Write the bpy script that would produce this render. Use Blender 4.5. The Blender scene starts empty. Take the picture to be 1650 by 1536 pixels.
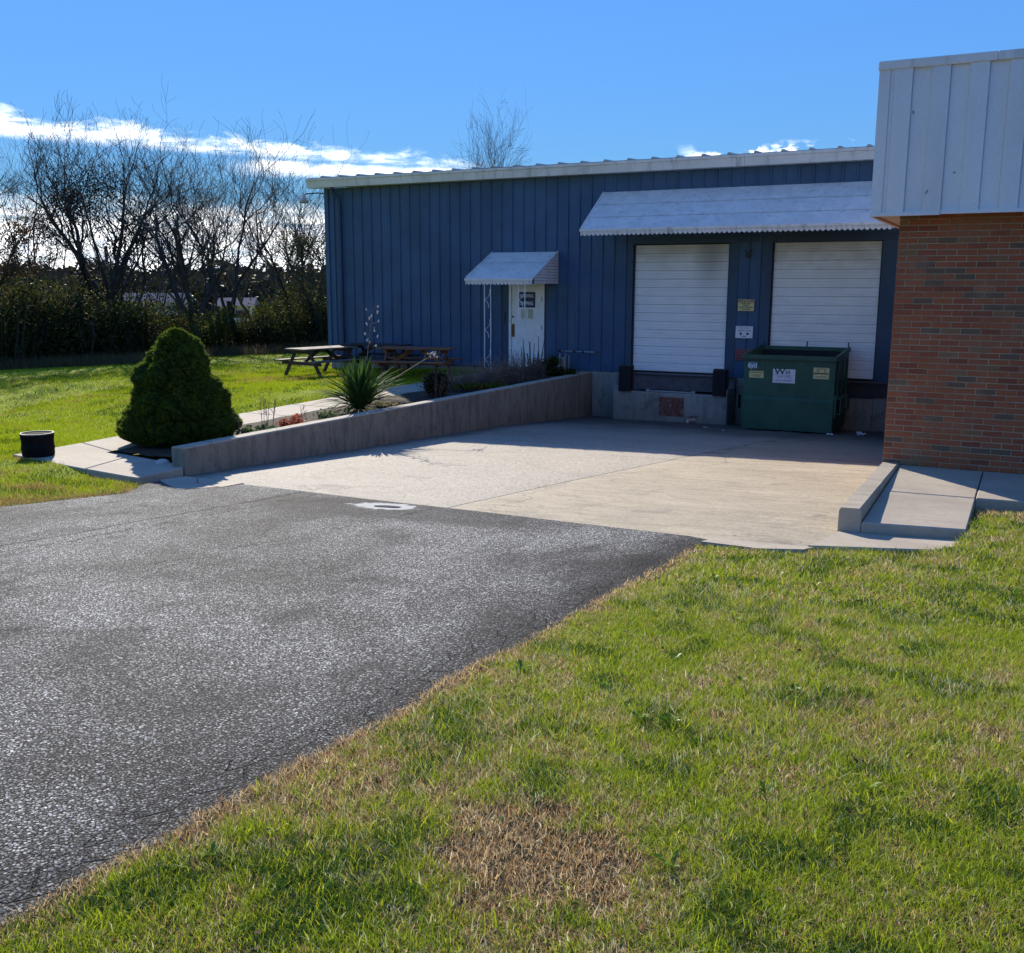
import bpy, math, random
import numpy as np
from mathutils import Vector, Matrix, noise

random.seed(7); RNG = np.random.default_rng(7)
R = math.radians
scene = bpy.context.scene
COL = scene.collection

# ------------------------------------------------------------------ camera
def cam_axes(yaw, pitch, roll):
    f = Vector((-math.sin(yaw), math.cos(yaw), 0)); r = Vector((math.cos(yaw), math.sin(yaw), 0)); u = Vector((0, 0, 1))
    f2 = f*math.cos(pitch) - u*math.sin(pitch); u2 = u*math.cos(pitch) + f*math.sin(pitch)
    return r*math.cos(roll)+u2*math.sin(roll), u2*math.cos(roll)-r*math.sin(roll), f2
cr, cu, cf = cam_axes(R(27.31), R(10.65), R(0.18))
cam = bpy.data.objects.new('camera', bpy.data.cameras.new('camera')); COL.objects.link(cam)
cam.matrix_world = Matrix(((cr.x, cu.x, -cf.x, 0), (cr.y, cu.y, -cf.y, 0), (cr.z, cu.z, -cf.z, 0), (0, 0, 0, 1)))
cam.data.sensor_width = 36; cam.data.lens = 1628.1/1650*36
cam.data.clip_start = .05; cam.data.clip_end = 4000
scene.camera = cam

# ------------------------------------------------------------------ light
SUN = Vector((-1.5, 1.42, 1.0)).normalized()
sl = bpy.data.lights.new('sun', 'SUN'); sl.energy = 3.9; sl.angle = R(.5); sl.color = (1.0, .925, .77)
so = bpy.data.objects.new('sun', sl); COL.objects.link(so)
so.rotation_euler = (-SUN).to_track_quat('-Z', 'Y').to_euler()
vs = scene.view_settings
vs.view_transform = 'Standard'; vs.look = 'None'; vs.exposure = 1.0; vs.gamma = 1; vs.use_curve_mapping = False

W = bpy.data.worlds.new('World'); scene.world = W; W.use_nodes = True
class NT:
    """small helper to write node graphs as expressions"""
    def __init__(s, tree): s.t = tree
    def n(s, typ, **kw):
        nd = s.t.nodes.new(typ)
        for k, v in kw.items():
            if hasattr(nd, k): setattr(nd, k, v)
        return nd
    def put(s, sock, v):
        if isinstance(v, bpy.types.NodeSocket): s.t.links.new(v, sock)
        elif v is not None:
            if hasattr(sock.default_value, '__len__') and len(sock.default_value) == 4 and len(v) == 3: v = (*v, 1)
            sock.default_value = v
    def m(s, op, a, b=None, c=None, clamp=False):
        nd = s.n('ShaderNodeMath', operation=op, use_clamp=clamp)
        for i, v in enumerate((a, b, c)):
            if v is not None: s.put(nd.inputs[i], v)
        return nd.outputs[0]
    def ss(s, v, a, b):
        nd = s.n('ShaderNodeMapRange', interpolation_type='SMOOTHSTEP')
        s.put(nd.inputs[0], v); nd.inputs[1].default_value = a; nd.inputs[2].default_value = b
        return nd.outputs[0]
    def mix(s, f, a, b, mode='MIX'):
        nd = s.n('ShaderNodeMix', data_type='RGBA', blend_type=mode)
        s.put(nd.inputs[0], f); s.put(nd.inputs[6], a); s.put(nd.inputs[7], b)
        return nd.outputs[2]
    def noise(s, vec, scale, detail=4, rough=.55, dist=0):
        nd = s.n('ShaderNodeTexNoise'); s.put(nd.inputs['Vector'], vec)
        nd.inputs['Scale'].default_value = scale; nd.inputs['Detail'].default_value = detail
        nd.inputs['Roughness'].default_value = rough; nd.inputs['Distortion'].default_value = dist
        return nd.outputs[0]
    def vscale(s, vec, v):
        nd = s.n('ShaderNodeVectorMath', operation='MULTIPLY'); s.put(nd.inputs[0], vec); nd.inputs[1].default_value = v
        return nd.outputs[0]
    def ramp(s, f, stops):
        nd = s.n('ShaderNodeValToRGB'); s.put(nd.inputs[0], f); e = nd.color_ramp.elements
        while len(e) < len(stops): e.new(.5)
        for el, (p, c) in zip(e, stops):
            el.position = p; el.color = (*c, 1) if len(c) == 3 else c
        return nd.outputs[0]
    def comb(s, x, y, z):
        nd = s.n('ShaderNodeCombineXYZ'); s.put(nd.inputs[0], x); s.put(nd.inputs[1], y); s.put(nd.inputs[2], z); return nd.outputs[0]
    def sep(s, v):
        nd = s.n('ShaderNodeSeparateXYZ'); s.put(nd.inputs[0], v); return nd.outputs

w = NT(W.node_tree); W.node_tree.nodes.clear()
sky = w.n('ShaderNodeTexSky'); sky.sky_type = 'NISHITA'; sky.sun_disc = False
sky.sun_elevation = math.asin(SUN.z); sky.sun_rotation = math.atan2(SUN.x, SUN.y)
sky.air_density = 1.0; sky.dust_density = 0.0; sky.ozone_density = 3.0; sky.altitude = 0
lum = w.n('ShaderNodeRGBToBW'); w.put(lum.inputs[0], sky.outputs[0])
comp = w.m('POWER', lum.outputs[0], -.62)
tint = w.n('ShaderNodeVectorMath', operation='SCALE'); w.put(tint.inputs[0], w.vscale(sky.outputs[0], (.43, .73, 1.10))); w.put(tint.inputs[3], comp)
d = w.sep(w.n('ShaderNodeTexCoord').outputs['Generated'])
el = w.m('MULTIPLY', w.m('ARCSINE', d[2]), 57.2958)
az = w.m('MULTIPLY', w.m('ARCTAN2', w.m('MULTIPLY', d[0], -1.0), d[1]), 57.2958)
cv = w.comb(w.m('MULTIPLY', az, .55), w.m('MULTIPLY', el, 1.5), 0.0)
n1 = w.noise(cv, .8, 6, .6, .4); n2 = w.noise(cv, .22, 5, .6, .3)
j = w.m('MULTIPLY', w.m('SUBTRACT', n1, .5), 2.6)
# long bright strip of cloud low over the trees
top = w.m('ADD', w.m('MULTIPLY_ADD', w.m('SUBTRACT', az, 30.0), .066, 6.72), w.m('MULTIPLY', j, .8))
bot = w.m('ADD', w.m('MULTIPLY_ADD', w.m('SUBTRACT', az, 30.0), .036, 6.42), w.m('MULTIPLY', j, -.15))
b1 = w.m('MULTIPLY', w.ss(w.m('SUBTRACT', top, el), -.25, .75), w.ss(w.m('SUBTRACT', el, bot), -.3, .5))
fade = w.m('MULTIPLY', w.ss(az, 27.0, 33.0), w.m('SUBTRACT', 1.0, w.ss(az, 85.0, 120.0)))
b1 = w.m('MULTIPLY', b1, w.m('MULTIPLY', fade, w.ss(w.noise(w.comb(w.m('MULTIPLY', az, .35), w.m('MULTIPLY', el, 3.2), 7.0), 1.1, 7, .65, .6), .30, .52)))
top2 = w.m('ADD', w.m('MULTIPLY_ADD', w.m('SUBTRACT', az, 30.0), .03, 6.25), w.m('MULTIPLY', j, .25))
b2 = w.m('MULTIPLY', w.ss(w.m('SUBTRACT', top2, el), -.1, .4), w.ss(w.m('SUBTRACT', el, w.m('ADD', 5.75, w.m('MULTIPLY', j, .2))), -.2, .5))
b2 = w.m('MULTIPLY', b2, w.m('MULTIPLY', w.ss(az, 20.0, 30.0), w.m('SUBTRACT', 1.0, w.ss(az, 39.0, 43.0))))
# bank of cloud on the horizon, all the way round
b3 = w.ss(w.m('SUBTRACT', w.m('ADD', 4.3, w.m('MULTIPLY', j, .7)), el), -.4, 1.4)
b3 = w.m('MULTIPLY', b3, w.ss(w.noise(w.comb(w.m('MULTIPLY', az, .25), w.m('MULTIPLY', el, 2.6), 1.0), .9, 6, .6, .5), .22, .55))
# scattered small puffs
n3 = w.noise(w.comb(w.m('MULTIPLY', az, .5), el, 3.0), .75, 5, .55, .2)
b4 = w.m('MULTIPLY', w.ss(n3, .56, .64), w.m('MULTIPLY', w.ss(el, 6.6, 6.9), w.m('SUBTRACT', 1.0, w.ss(el, 6.9, 7.7))))
b4 = w.m('MULTIPLY', b4, w.m('SUBTRACT', 1.0, w.ss(az, 16.0, 19.0)))
cl = w.m('MAXIMUM', w.m('MAXIMUM', b1, b2), w.m('MAXIMUM', b3, b4), clamp=True)
ccol = w.mix(w.ss(n1, .3, .6), (5.0, 5.6, 6.8), (9.0, 9.0, 9.0))  # kept bright so the unseen bank behind the camera lights the shaded walls
skycol = w.mix(cl, tint.outputs[0], ccol)
bg = w.n('ShaderNodeBackground'); bg.inputs[1].default_value = .15; w.put(bg.inputs[0], skycol)
wo = w.n('ShaderNodeOutputWorld'); w.t.links.new(bg.outputs[0], wo.inputs[0])

# ------------------------------------------------------------------ materials
MATS = {}
def newmat(name):
    m = bpy.data.materials.new(name); m.use_nodes = True; t = m.node_tree; t.nodes.clear()
    n = NT(t); b = n.n('ShaderNodeBsdfPrincipled'); o = n.n('ShaderNodeOutputMaterial'); t.links.new(b.outputs[0], o.inputs[0])
    MATS[name] = m
    return m, n, b, o
def bump(n, b, h, strength=.4, dist=.01):
    bp = n.n('ShaderNodeBump'); bp.inputs['Strength'].default_value = strength; bp.inputs['Distance'].default_value = dist
    n.put(bp.inputs['Height'], h); n.t.links.new(bp.outputs[0], b.inputs['Normal'])
def simple(name, base, rough=.7, var=.18, scale=3, bscale=40, bstr=.2, bdist=.004, metal=0, dirt=None, dirt_amt=.5, streak=False, spec=.4, rnd=0, spots=None):
    m, n, b, o = newmat(name)
    pos = n.n('ShaderNodeNewGeometry').outputs['Position']
    v = n.noise(pos, scale, 6, .6)
    c = n.mix(n.ss(v, .3, .7), tuple(x*(1-var) for x in base), tuple(min(1, x*(1+var)) for x in base))
    f = n.noise(pos, bscale, 4, .6)
    c = n.mix(n.m('MULTIPLY', n.ss(f, .35, .75), .35), c, tuple(x*.7 for x in base))
    if dirt:
        dv = n.vscale(pos, (1, 1, .12) if streak else (1, 1, 1))
        dn = n.noise(dv, scale*3.1, 6, .65, .3)
        c = n.mix(n.m('MULTIPLY', n.ss(dn, .5, .72), dirt_amt), c, dirt)
    if spots:
        c = n.mix(n.m('MULTIPLY', n.ss(n.noise(n.vscale(pos, (1, 1, .6)), spots[0], 2, .5, .8), spots[1], spots[1]+.02), .7), c, spots[2])
    if rnd:
        oi = n.n('ShaderNodeObjectInfo').outputs['Random']
        c = n.mix(n.m('MULTIPLY', oi, rnd), c, tuple(x*.45 for x in base))
    n.put(b.inputs['Base Color'], c)
    b.inputs['Roughness'].default_value = rough; b.inputs['Metallic'].default_value = metal
    b.inputs['Specular IOR Level'].default_value = spec
    bump(n, b, f, bstr, bdist)
    return m
simple('siding_blue', (.040, .094, .190), .55, .16, 1.2, 30, .15, .003, dirt=(.075, .115, .17), dirt_amt=.5, streak=True, rnd=.25)
simple('trim_blue', (.028, .062, .12), .5, .15, 1.5, 30, .15, .003, dirt=(.02, .035, .05), dirt_amt=.5, streak=True)
simple('trim_dark', (.02, .028, .035), .6)
simple('gutter_white', (.74, .70, .68), .45, .08, 1.5, 25, .12, .003, dirt=(.24, .23, .22), dirt_amt=.5, streak=True)
simple('awning_white', (.72, .67, .64), .5, .1, 2.5, 50, .2, .003, dirt=(.36, .34, .34), dirt_amt=.6)
simple('post_white', (.75, .76, .78), .4)
simple('fascia_white', (.76, .75, .76), .45, .05, .8, 60, .1, .002, dirt=(.50, .49, .50), dirt_amt=.4, streak=True, rnd=.12, spots=(7, .74, (.12, .10, .09)))
simple('soffit', (.40, .37, .34), .7)
simple('roof_metal', (.42, .43, .45), .45, .1, 2, 20, metal=.3)
simple('galvanised', (.36, .37, .38), .5, .15, 6, 40, metal=.6)
simple('dark_metal', (.03, .03, .035), .55)
simple('rubber', (.012, .012, .014), .8, .2, 8, 60, .5, .006)
simple('leveler_steel', (.085, .085, .10), .6, .25, 4, 60, .3, .003, dirt=(.16, .11, .08), dirt_amt=.5)
simple('rusty_plate', (.17, .055, .04), .85, .3, 8, 50, .4, .004, dirt=(.38, .36, .34), dirt_amt=.55)
simple('dumpster_green', (.020, .085, .058), .45, .18, 2.5, 40, .15, .003, dirt=(.06, .085, .06), dirt_amt=.6, streak=True, spots=(5, .69, (.09, .045, .025)))
simple('dumpster_dark', (.01, .014, .014), .8)
simple('paper_white', (.72, .73, .78), .6, .05, 20, 90, .1, .001, dirt=(.4, .42, .5), dirt_amt=.4)
simple('paper_yellow', (.62, .56, .27), .6, .1, 25, 90, .1, .001, dirt=(.35, .28, .15), dirt_amt=.5)
simple('paper_cream', (.55, .5, .4), .7)
simple('band_brown', (.30, .15, .09), .6)
simple('navy', (.012, .018, .12), .4)
simple('ink', (.012, .012, .012), .6)
simple('ink_green', (.01, .07, .05), .6)
simple('ink_violet', (.12, .13, .28), .6)
simple('ink_grey', (.42, .41, .5), .6)
simple('teal', (.04, .22, .28), .5)
simple('faded_red', (.15, .045, .06), .7, .25, 10)
simple('faded_red_line', (.30, .10, .11), .7)
simple('door_white', (.82, .82, .84), .4, .05, 2, 40, .1, .002, dirt=(.45, .46, .5), dirt_amt=.35)
simple('brass', (.18, .11, .05), .4, metal=.6)
simple('wood_grey', (.17, .135, .115), .8, .3, 5, 60, .5, .004, dirt=(.05, .035, .03), dirt_amt=.6)
simple('wood_dark', (.055, .035, .028), .8, .3, 5, 60, .5, .004, dirt=(.02, .012, .01), dirt_amt=.6)
simple('wood_brown', (.20, .085, .038), .75, .25, 5, 60, .5, .004, dirt=(.09, .04, .02), dirt_amt=.5)
simple('bark', (.05, .043, .037), .9, .3, 3, 30, .6, .02)
simple('twig', (.060, .050, .045), .9, .3, 3)
simple('soil', (.045, .028, .018), .95, .4, 6, 50, 1, .03)
simple('dry_stem', (.20, .15, .11), .9, .3, 12)
simple('seed_pod', (.62, .56, .48), .8)
simple('kettle', (.010, .010, .011), .9, .2, 8, spec=.08)
simple('rim_metal', (.12, .12, .12), .5, metal=.3)
simple('scrap', (.5, .5, .52), .8)
simple('far_wall', (.42, .42, .46), .9, spec=0)
simple('far_roof', (.15, .15, .165), .95, spec=0)
simple('far_glass', (.03, .035, .05), .2)
simple('wire_black', (.02, .02, .02), .6)
simple('stone_pale', (.45, .42, .38), .8, .2, 20)
m_ = MATS['galvanised']; MATS['galvanised'].name = 'galvanised'

def concrete(name, base, dark, rough=.85, joints=False, lanes=False, wall=False):
    m, n, b, o = newmat(name)
    pos = n.n('ShaderNodeNewGeometry').outputs['Position']
    a = n.noise(pos, .9, 7, .62, .3); f = n.noise(pos, 14, 6, .7); g = n.noise(pos, 160, 3, .6)
    c = n.mix(n.ss(a, .35, .68), tuple(x*.8 for x in base), base)
    c = n.mix(n.m('MULTIPLY', n.ss(f, .48, .72), .5), c, tuple(x*.62 for x in base))
    c = n.mix(n.m('MULTIPLY', n.ss(g, .5, .7), .4), c, tuple(x*.55 for x in base))
    st = n.noise(n.vscale(pos, (4.5, 4.5, 1.1) if wall else (.5, 3.2, 1)), 1.6, 6, .68, .2)
    c = n.mix(n.m('MULTIPLY', n.ss(st, .42, .72), .8 if wall else .5), c, dark)
    h = g
    if lanes:
        p = n.sep(pos)
        lane = n.ss(n.m('ADD', p[0], n.m('MULTIPLY_ADD', p[1], -.09, 6.25)), -.02, .02)
        c = n.mix(lane, n.mix(.6, c, (.40, .35, .29)), c)
        # worn raking lines, black stain in front of the docks with shade painted in
        rl = n.noise(n.vscale(pos, (.6, 7, 1)), 2.2, 7, .8, .35)
        c = n.mix(n.m('MULTIPLY', n.ss(rl, .52, .58), n.m('MULTIPLY_ADD', lane, .36, .12)), c, (.17, .145, .11))
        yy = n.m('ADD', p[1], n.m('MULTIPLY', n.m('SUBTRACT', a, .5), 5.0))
        ag = n.n('ShaderNodeTexVoronoi', voronoi_dimensions='2D'); ag.inputs['Scale'].default_value = 45; n.put(ag.inputs['Vector'], pos)
        agr = n.sep(ag.outputs['Color'])
        c = n.mix(n.m('MULTIPLY', n.ss(agr[0], .6, .9), n.m('MULTIPLY_ADD', lane, -.25, .45)), c, (.12, .105, .095))
        c = n.mix(n.m('MULTIPLY', n.ss(agr[1], .7, .95), n.m('MULTIPLY_ADD', lane, -.2, .35)), c, (.62, .58, .52))
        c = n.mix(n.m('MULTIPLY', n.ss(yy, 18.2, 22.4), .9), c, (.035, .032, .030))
        c = n.mix(n.m('MULTIPLY', n.ss(n.m('ADD', p[1], n.m('MULTIPLY', n.m('SUBTRACT', f, .5), 3.0)), 15.4, 17.4), .40), c, (.10, .09, .08))  # darkens the floor where the eave's shadow falls, shade set into the colour
        c = n.mix(n.m('MULTIPLY', n.m('SUBTRACT', 1.0, n.ss(n.m('ADD', p[0], n.m('MULTIPLY', a, -.6)), -10.4, -9.7)), .7), c, (.06, .055, .05))  # shade at the foot of the retaining wall painted into the floor colour
        sp = n.noise(pos, 1.7, 5, .6, 1.0)
        c = n.mix(n.m('MULTIPLY', n.ss(sp, .6, .72), .55), c, (.10, .09, .08))
        cx = n.n('ShaderNodeTexVoronoi', feature='DISTANCE_TO_EDGE'); cx.inputs['Scale'].default_value = .28
        n.put(cx.inputs['Vector'], n.n('ShaderNodeVectorMath', operation='ADD').outputs[0])
        va = cx.inputs['Vector'].links[0].from_node
        n.put(va.inputs[0], pos); n.put(va.inputs[1], n.vscale(n.comb(a, f, 0.0), (1.6, 1.6, 0)))
        c = n.mix(n.m('MULTIPLY', n.m('SUBTRACT', 1.0, n.ss(cx.outputs['Distance'], .0, .006)), .7), c, (.05, .045, .04))
        h = n.m('ADD', g, n.m('MULTIPLY', rl, 1.5))
    if wall:
        z = n.sep(pos)[2]
        c = n.mix(n.m('MULTIPLY', n.ss(n.m('ADD', z, n.m('MULTIPLY', f, .03)), -2.165, -2.145), .6), c, (.46, .41, .33))
        blot = n.noise(pos, 3.2, 7, .7, .5)
        c = n.mix(n.m('MULTIPLY', n.ss(blot, .54, .68), .55), c, (.085, .075, .06))
        low = n.m('SUBTRACT', 1.0, n.ss(n.m('ADD', z, n.m('MULTIPLY', a, .5)), -2.95, -2.2))
        c = n.mix(n.m('MULTIPLY', low, .35), c, (.10, .075, .045))
    n.put(b.inputs['Base Color'], c); b.inputs['Roughness'].default_value = rough; b.inputs['Specular IOR Level'].default_value = .3
    bump(n, b, h, .35, .006)
    return m
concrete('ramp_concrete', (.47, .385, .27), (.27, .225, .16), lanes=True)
concrete('walk_concrete', (.46, .385, .30), (.32, .26, .205))
concrete('curb_concrete', (.42, .36, .28), (.19, .16, .12))
concrete('wall_concrete', (.28, .245, .195), (.11, .095, .075), wall=True)
concrete('foundation_concrete', (.34, .32, .29), (.17, .155, .135), wall=True)

# asphalt with its exposed stones
m, n, b, o = newmat('asphalt')
pos = n.n('ShaderNodeNewGeometry').outputs['Position']
warp = n.n('ShaderNodeVectorMath', operation='ADD'); n.put(warp.inputs[0], pos); n.put(warp.inputs[1], n.vscale(n.comb(n.noise(pos, 60), n.noise(pos, 71), 0.0), (.012, .012, 0)))
v1 = n.n('ShaderNodeTexVoronoi', voronoi_dimensions='2D'); v1.inputs['Scale'].default_value = 84; n.put(v1.inputs['Vector'], warp.outputs[0])
rc = n.sep(v1.outputs['Color'])
big = n.noise(pos, .55, 5, .6, .5); mid = n.noise(n.vscale(pos, (1, .45, 1)), 2.6, 5, .6)
stone = n.ramp(rc[0], [(0, (.04, .039, .038)), (.25, (.13, .127, .123)), (.6, (.26, .253, .245)), (.88, (.46, .45, .43)), (1, (.70, .68, .65))])
gap = n.ss(v1.outputs['Distance'], .36, .66)
v2 = n.n('ShaderNodeTexVoronoi', voronoi_dimensions='2D'); v2.inputs['Scale'].default_value = 150; n.put(v2.inputs['Vector'], warp.outputs[0]); r2 = n.sep(v2.outputs['Color'])
fines = n.ramp(r2[0], [(0, (.02, .02, .02)), (.5, (.07, .068, .066)), (.8, (.19, .185, .18)), (1, (.42, .41, .39))])
c = n.mix(gap, stone, (.011, .011, .013))
c = n.mix(n.ss(rc[2], .45, .55), c, n.mix(n.ss(v2.outputs['Distance'], .4, .7), fines, (.012, .012, .013)))
gain = n.m('MULTIPLY_ADD', n.ss(big, .32, .68), 1.0, .74)
gv = n.n('ShaderNodeVectorMath', operation='SCALE'); n.put(gv.inputs[0], c); n.put(gv.inputs[3], gain); c = gv.outputs[0]
c = n.mix(n.m('MULTIPLY', n.ss(mid, .50, .68), .45), c, (.03, .03, .034))
px = n.sep(pos)
edge = n.ss(n.m('ADD', px[0], n.m('MULTIPLY', mid, .35)), -3.0, -2.25)
c = n.mix(n.m('MULTIPLY', edge, .7), c, (.02, .02, .022))
# white lime stain around the little puddle, and its dry edge
dx = n.m('DIVIDE', n.m('ADD', px[0], 6.14), .40); dy = n.m('DIVIDE', n.m('SUBTRACT', px[1], 8.86), .22)
rr = n.m('ADD', n.m('SQRT', n.m('ADD', n.m('MULTIPLY', dx, dx), n.m('MULTIPLY', dy, dy))), n.m('MULTIPLY', n.m('SUBTRACT', n.noise(pos, 9, 5, .6), .5), 1.1))
c = n.mix(n.m('MULTIPLY', n.m('SUBTRACT', 1.0, n.ss(rr, .8, 1.15)), .85), c, (.70, .69, .66))
# wet black halo of old sealer near the joint
hx = n.m('DIVIDE', n.m('ADD', px[0], 5.6), 2.2); hy = n.m('DIVIDE', n.m('SUBTRACT', px[1], 8.6), .7)
hr = n.m('ADD', n.m('SQRT', n.m('ADD', n.m('MULTIPLY', hx, hx), n.m('MULTIPLY', hy, hy))), n.m('MULTIPLY', n.m('SUBTRACT', big, .5), 1.2))
c2 = n.mix(n.m('MULTIPLY', n.m('SUBTRACT', 1.0, n.ss(hr, .5, 1.2)), .55), c, (.04, .04, .045))
c = n.mix(n.m('SUBTRACT', 1.0, n.ss(rr, .8, 1.15)), c2, c)
# long wandering cracks
wv = n.n('ShaderNodeVectorMath', operation='ADD'); n.put(wv.inputs[0], n.vscale(pos, (.22, .75, 0))); n.put(wv.inputs[1], n.vscale(n.comb(n.noise(pos, 1.1, 6, .7), n.noise(pos, 1.5, 6, .7), 0.0), (.5, .5, 0)))
cr_ = n.n('ShaderNodeTexVoronoi', feature='DISTANCE_TO_EDGE', voronoi_dimensions='2D'); cr_.inputs['Scale'].default_value = .45; n.put(cr_.inputs['Vector'], wv.outputs[0])
crack = n.m('MULTIPLY', n.m('SUBTRACT', 1.0, n.ss(cr_.outputs['Distance'], .0004, .0022)), n.ss(n.noise(pos, 1.3, 3), .45, .6))
# ragged edge cracking along the lawn
ec = n.n('ShaderNodeTexVoronoi', feature='DISTANCE_TO_EDGE', voronoi_dimensions='2D'); ec.inputs['Scale'].default_value = 5; n.put(ec.inputs['Vector'], n.vscale(n.mix(.06, pos, n.n('ShaderNodeTexNoise').outputs['Color']), (2.6, .9, 0)))
ecr = n.m('MULTIPLY', n.m('SUBTRACT', 1.0, n.ss(ec.outputs['Distance'], .005, .05)), n.m('MULTIPLY', n.ss(px[0], -2.80, -2.6), n.ss(n.noise(pos, 7, 4), .38, .55)))
wob = n.m('MULTIPLY', n.m('SUBTRACT', n.noise(pos, 1.6, 6, .7), .5), .5)
l1 = n.m('ABSOLUTE', n.m('ADD', n.m('ADD', px[0], 7.62), n.m('MULTIPLY', wob, .55)))
l2 = n.m('ABSOLUTE', n.m('ADD', n.m('ADD', px[0], 7.35), n.m('MULTIPLY', wob, 1.1)))
l3 = n.m('ABSOLUTE', n.m('ADD', n.m('MULTIPLY_ADD', px[1], -.12, n.m('ADD', px[0], 6.6)), n.m('MULTIPLY', wob, 1.3)))
brk = n.ss(n.noise(pos, 2.3, 4, .6), .42, .52)
def ln_(l, a_, b2): return n.m('SUBTRACT', 1.0, n.ss(l, a_, b2))
long_ = n.m('MAXIMUM', ln_(l1, .008, .03), n.m('MULTIPLY', n.m('MAXIMUM', ln_(l2, .005, .02), ln_(l3, .004, .018)), brk))
crk = n.m('MAXIMUM', crack, n.m('MAXIMUM', ecr, long_))
c = n.mix(n.m('MULTIPLY', crk, .6), c, (.012, .012, .013))
n.put(b.inputs['Base Color'], c); b.inputs['Roughness'].default_value = .8; b.inputs['Specular IOR Level'].default_value = .06
hh = n.m('SUBTRACT', n.m('MULTIPLY_ADD', gap, -1.0, n.m('MULTIPLY', rc[1], .8)), n.m('MULTIPLY', crk, 2.5))
bump(n, b, hh, 1.0, .007)

m, n, b, o = newmat('puddle'); b.inputs['Base Color'].default_value = (.012, .013, .014, 1); b.inputs['Roughness'].default_value = .25

# ground under the grass
m, n, b, o = newmat('lawn')
pos = n.n('ShaderNodeNewGeometry').outputs['Position']
a = n.noise(pos, .5, 6, .6, .3); f = n.noise(pos, 9, 6, .7); g = n.noise(n.vscale(pos, (1, 1, 1)), 60, 4, .7)
far = n.mix(n.ss(a, .35, .65), (.24, .31, .010), (.34, .37, .014))
far = n.mix(n.m('MULTIPLY', n.ss(f, .45, .7), .6), far, (.12, .18, .015))
far = n.mix(n.m('MULTIPLY', n.ss(g, .5, .68), .5), far, (.07, .10, .010))
near = n.mix(n.ss(f, .35, .65), (.018, .020, .007), (.06, .042, .02))
px = n.sep(pos)
c = n.mix(n.ss(px[0], -10.5, -9.0), far, near)
n.put(b.inputs['Base Color'], c); b.inputs['Roughness'].default_value = .9; b.inputs['Specular IOR Level'].default_value = .15
bump(n, b, n.m('ADD', f, g), .9, .03)

def leafmat(name, trans=.5, attr=None, cols=None, rough=.6):
    m, n, b, o = newmat(name)
    if attr:
        at = n.n('ShaderNodeAttribute'); at.attribute_name = attr; col = at.outputs['Color']
    else:
        isl = n.n('ShaderNodeNewGeometry').outputs['Random Per Island']
        col = n.ramp(isl, [(i/(len(cols)-1), c) for i, c in enumerate(cols)])
    n.put(b.inputs['Base Color'], col); b.inputs['Roughness'].default_value = rough; b.inputs['Specular IOR Level'].default_value = .1
    tr = n.n('ShaderNodeBsdfTranslucent'); n.put(tr.inputs[0], col)
    mx = n.n('ShaderNodeMixShader'); mx.inputs[0].default_value = trans
    n.t.links.new(b.outputs[0], mx.inputs[1]); n.t.links.new(tr.outputs[0], mx.inputs[2]); n.t.links.new(mx.outputs[0], o.inputs[0])
    return m
leafmat('grass_blades', .5, 'Col', rough=.45)
leafmat('leaf_dark', .5, cols=[(.022, .034, .010), (.05, .07, .016), (.10, .10, .028), (.07, .045, .024)])
leafmat('leaf_green', .45, cols=[(.03, .055, .012), (.07, .11, .015), (.14, .15, .02), (.09, .08, .02)])
leafmat('leaf_yellow', .5, cols=[(.12, .14, .015), (.22, .20, .02), (.30, .22, .03), (.16, .10, .03)])
leafmat('leaf_orange', .45, cols=[(.10, .045, .02), (.07, .04, .02), (.05, .045, .02), (.16, .07, .02)])
leafmat('vine_dark', .2, cols=[(.015, .014, .010), (.03, .025, .014), (.02, .03, .012)])
leafmat('spruce', .42, cols=[(.05, .09, .012), (.09, .15, .016), (.18, .22, .024), (.055, .10, .012)])
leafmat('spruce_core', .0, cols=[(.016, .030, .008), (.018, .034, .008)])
leafmat('yucca_leaf', .3, cols=[(.035, .075, .018), (.055, .11, .025), (.08, .13, .03)], rough=.65)
leafmat('dry_leaf', .4, cols=[(.22, .16, .09), (.30, .24, .14), (.14, .10, .06)])
leafmat('bed_green', .4, cols=[(.05, .09, .03), (.10, .15, .06), (.16, .20, .10)])
leafmat('sedum_red', .4, cols=[(.28, .05, .03), (.35, .12, .06), (.22, .06, .04)])
leafmat('lavender_dry', .3, cols=[(.10, .085, .08), (.16, .13, .11), (.07, .06, .05)])

def brickmat(name, src):
    m, n, b, o = newmat(name)
    if src == 'obj': r = n.n('ShaderNodeObjectInfo').outputs['Random']
    else: r = n.n('ShaderNodeNewGeometry').outputs['Random Per Island']
    pos = n.n('ShaderNodeNewGeometry').outputs['Position']
    c = n.ramp(r, [(0, (.30, .095, .042)), (.2, (.32, .098, .045)), (.4, (.27, .078, .040)), (.55, (.29, .10, .052)), (.68, (.22, .065, .036)), (.76, (.23, .12, .062)), (.86, (.32, .085, .04)), (.92, (.14, .09, .06)), (1, (.085, .066, .052))])
    n.t.nodes[-1].color_ramp.interpolation = 'CONSTANT'
    f = n.noise(pos, 35, 6, .7); g = n.noise(pos, 2.2, 5, .6)
    c = n.mix(n.m('MULTIPLY', n.ss(f, .5, .75), .5), c, (.17, .08, .055))
    c = n.mix(n.m('MULTIPLY', n.ss(g, .5, .7), .35), c, (.33, .20, .12))
    n.put(b.inputs['Base Color'], c); b.inputs['Roughness'].default_value = .85; b.inputs['Specular IOR Level'].default_value = .25
    bump(n, b, f, .5, .004)
brickmat('brick_part', 'obj'); brickmat('brick_far', 'isl')
simple('mortar', (.40, .31, .215), .95, .15, 8, 90, .6, .004)

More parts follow.
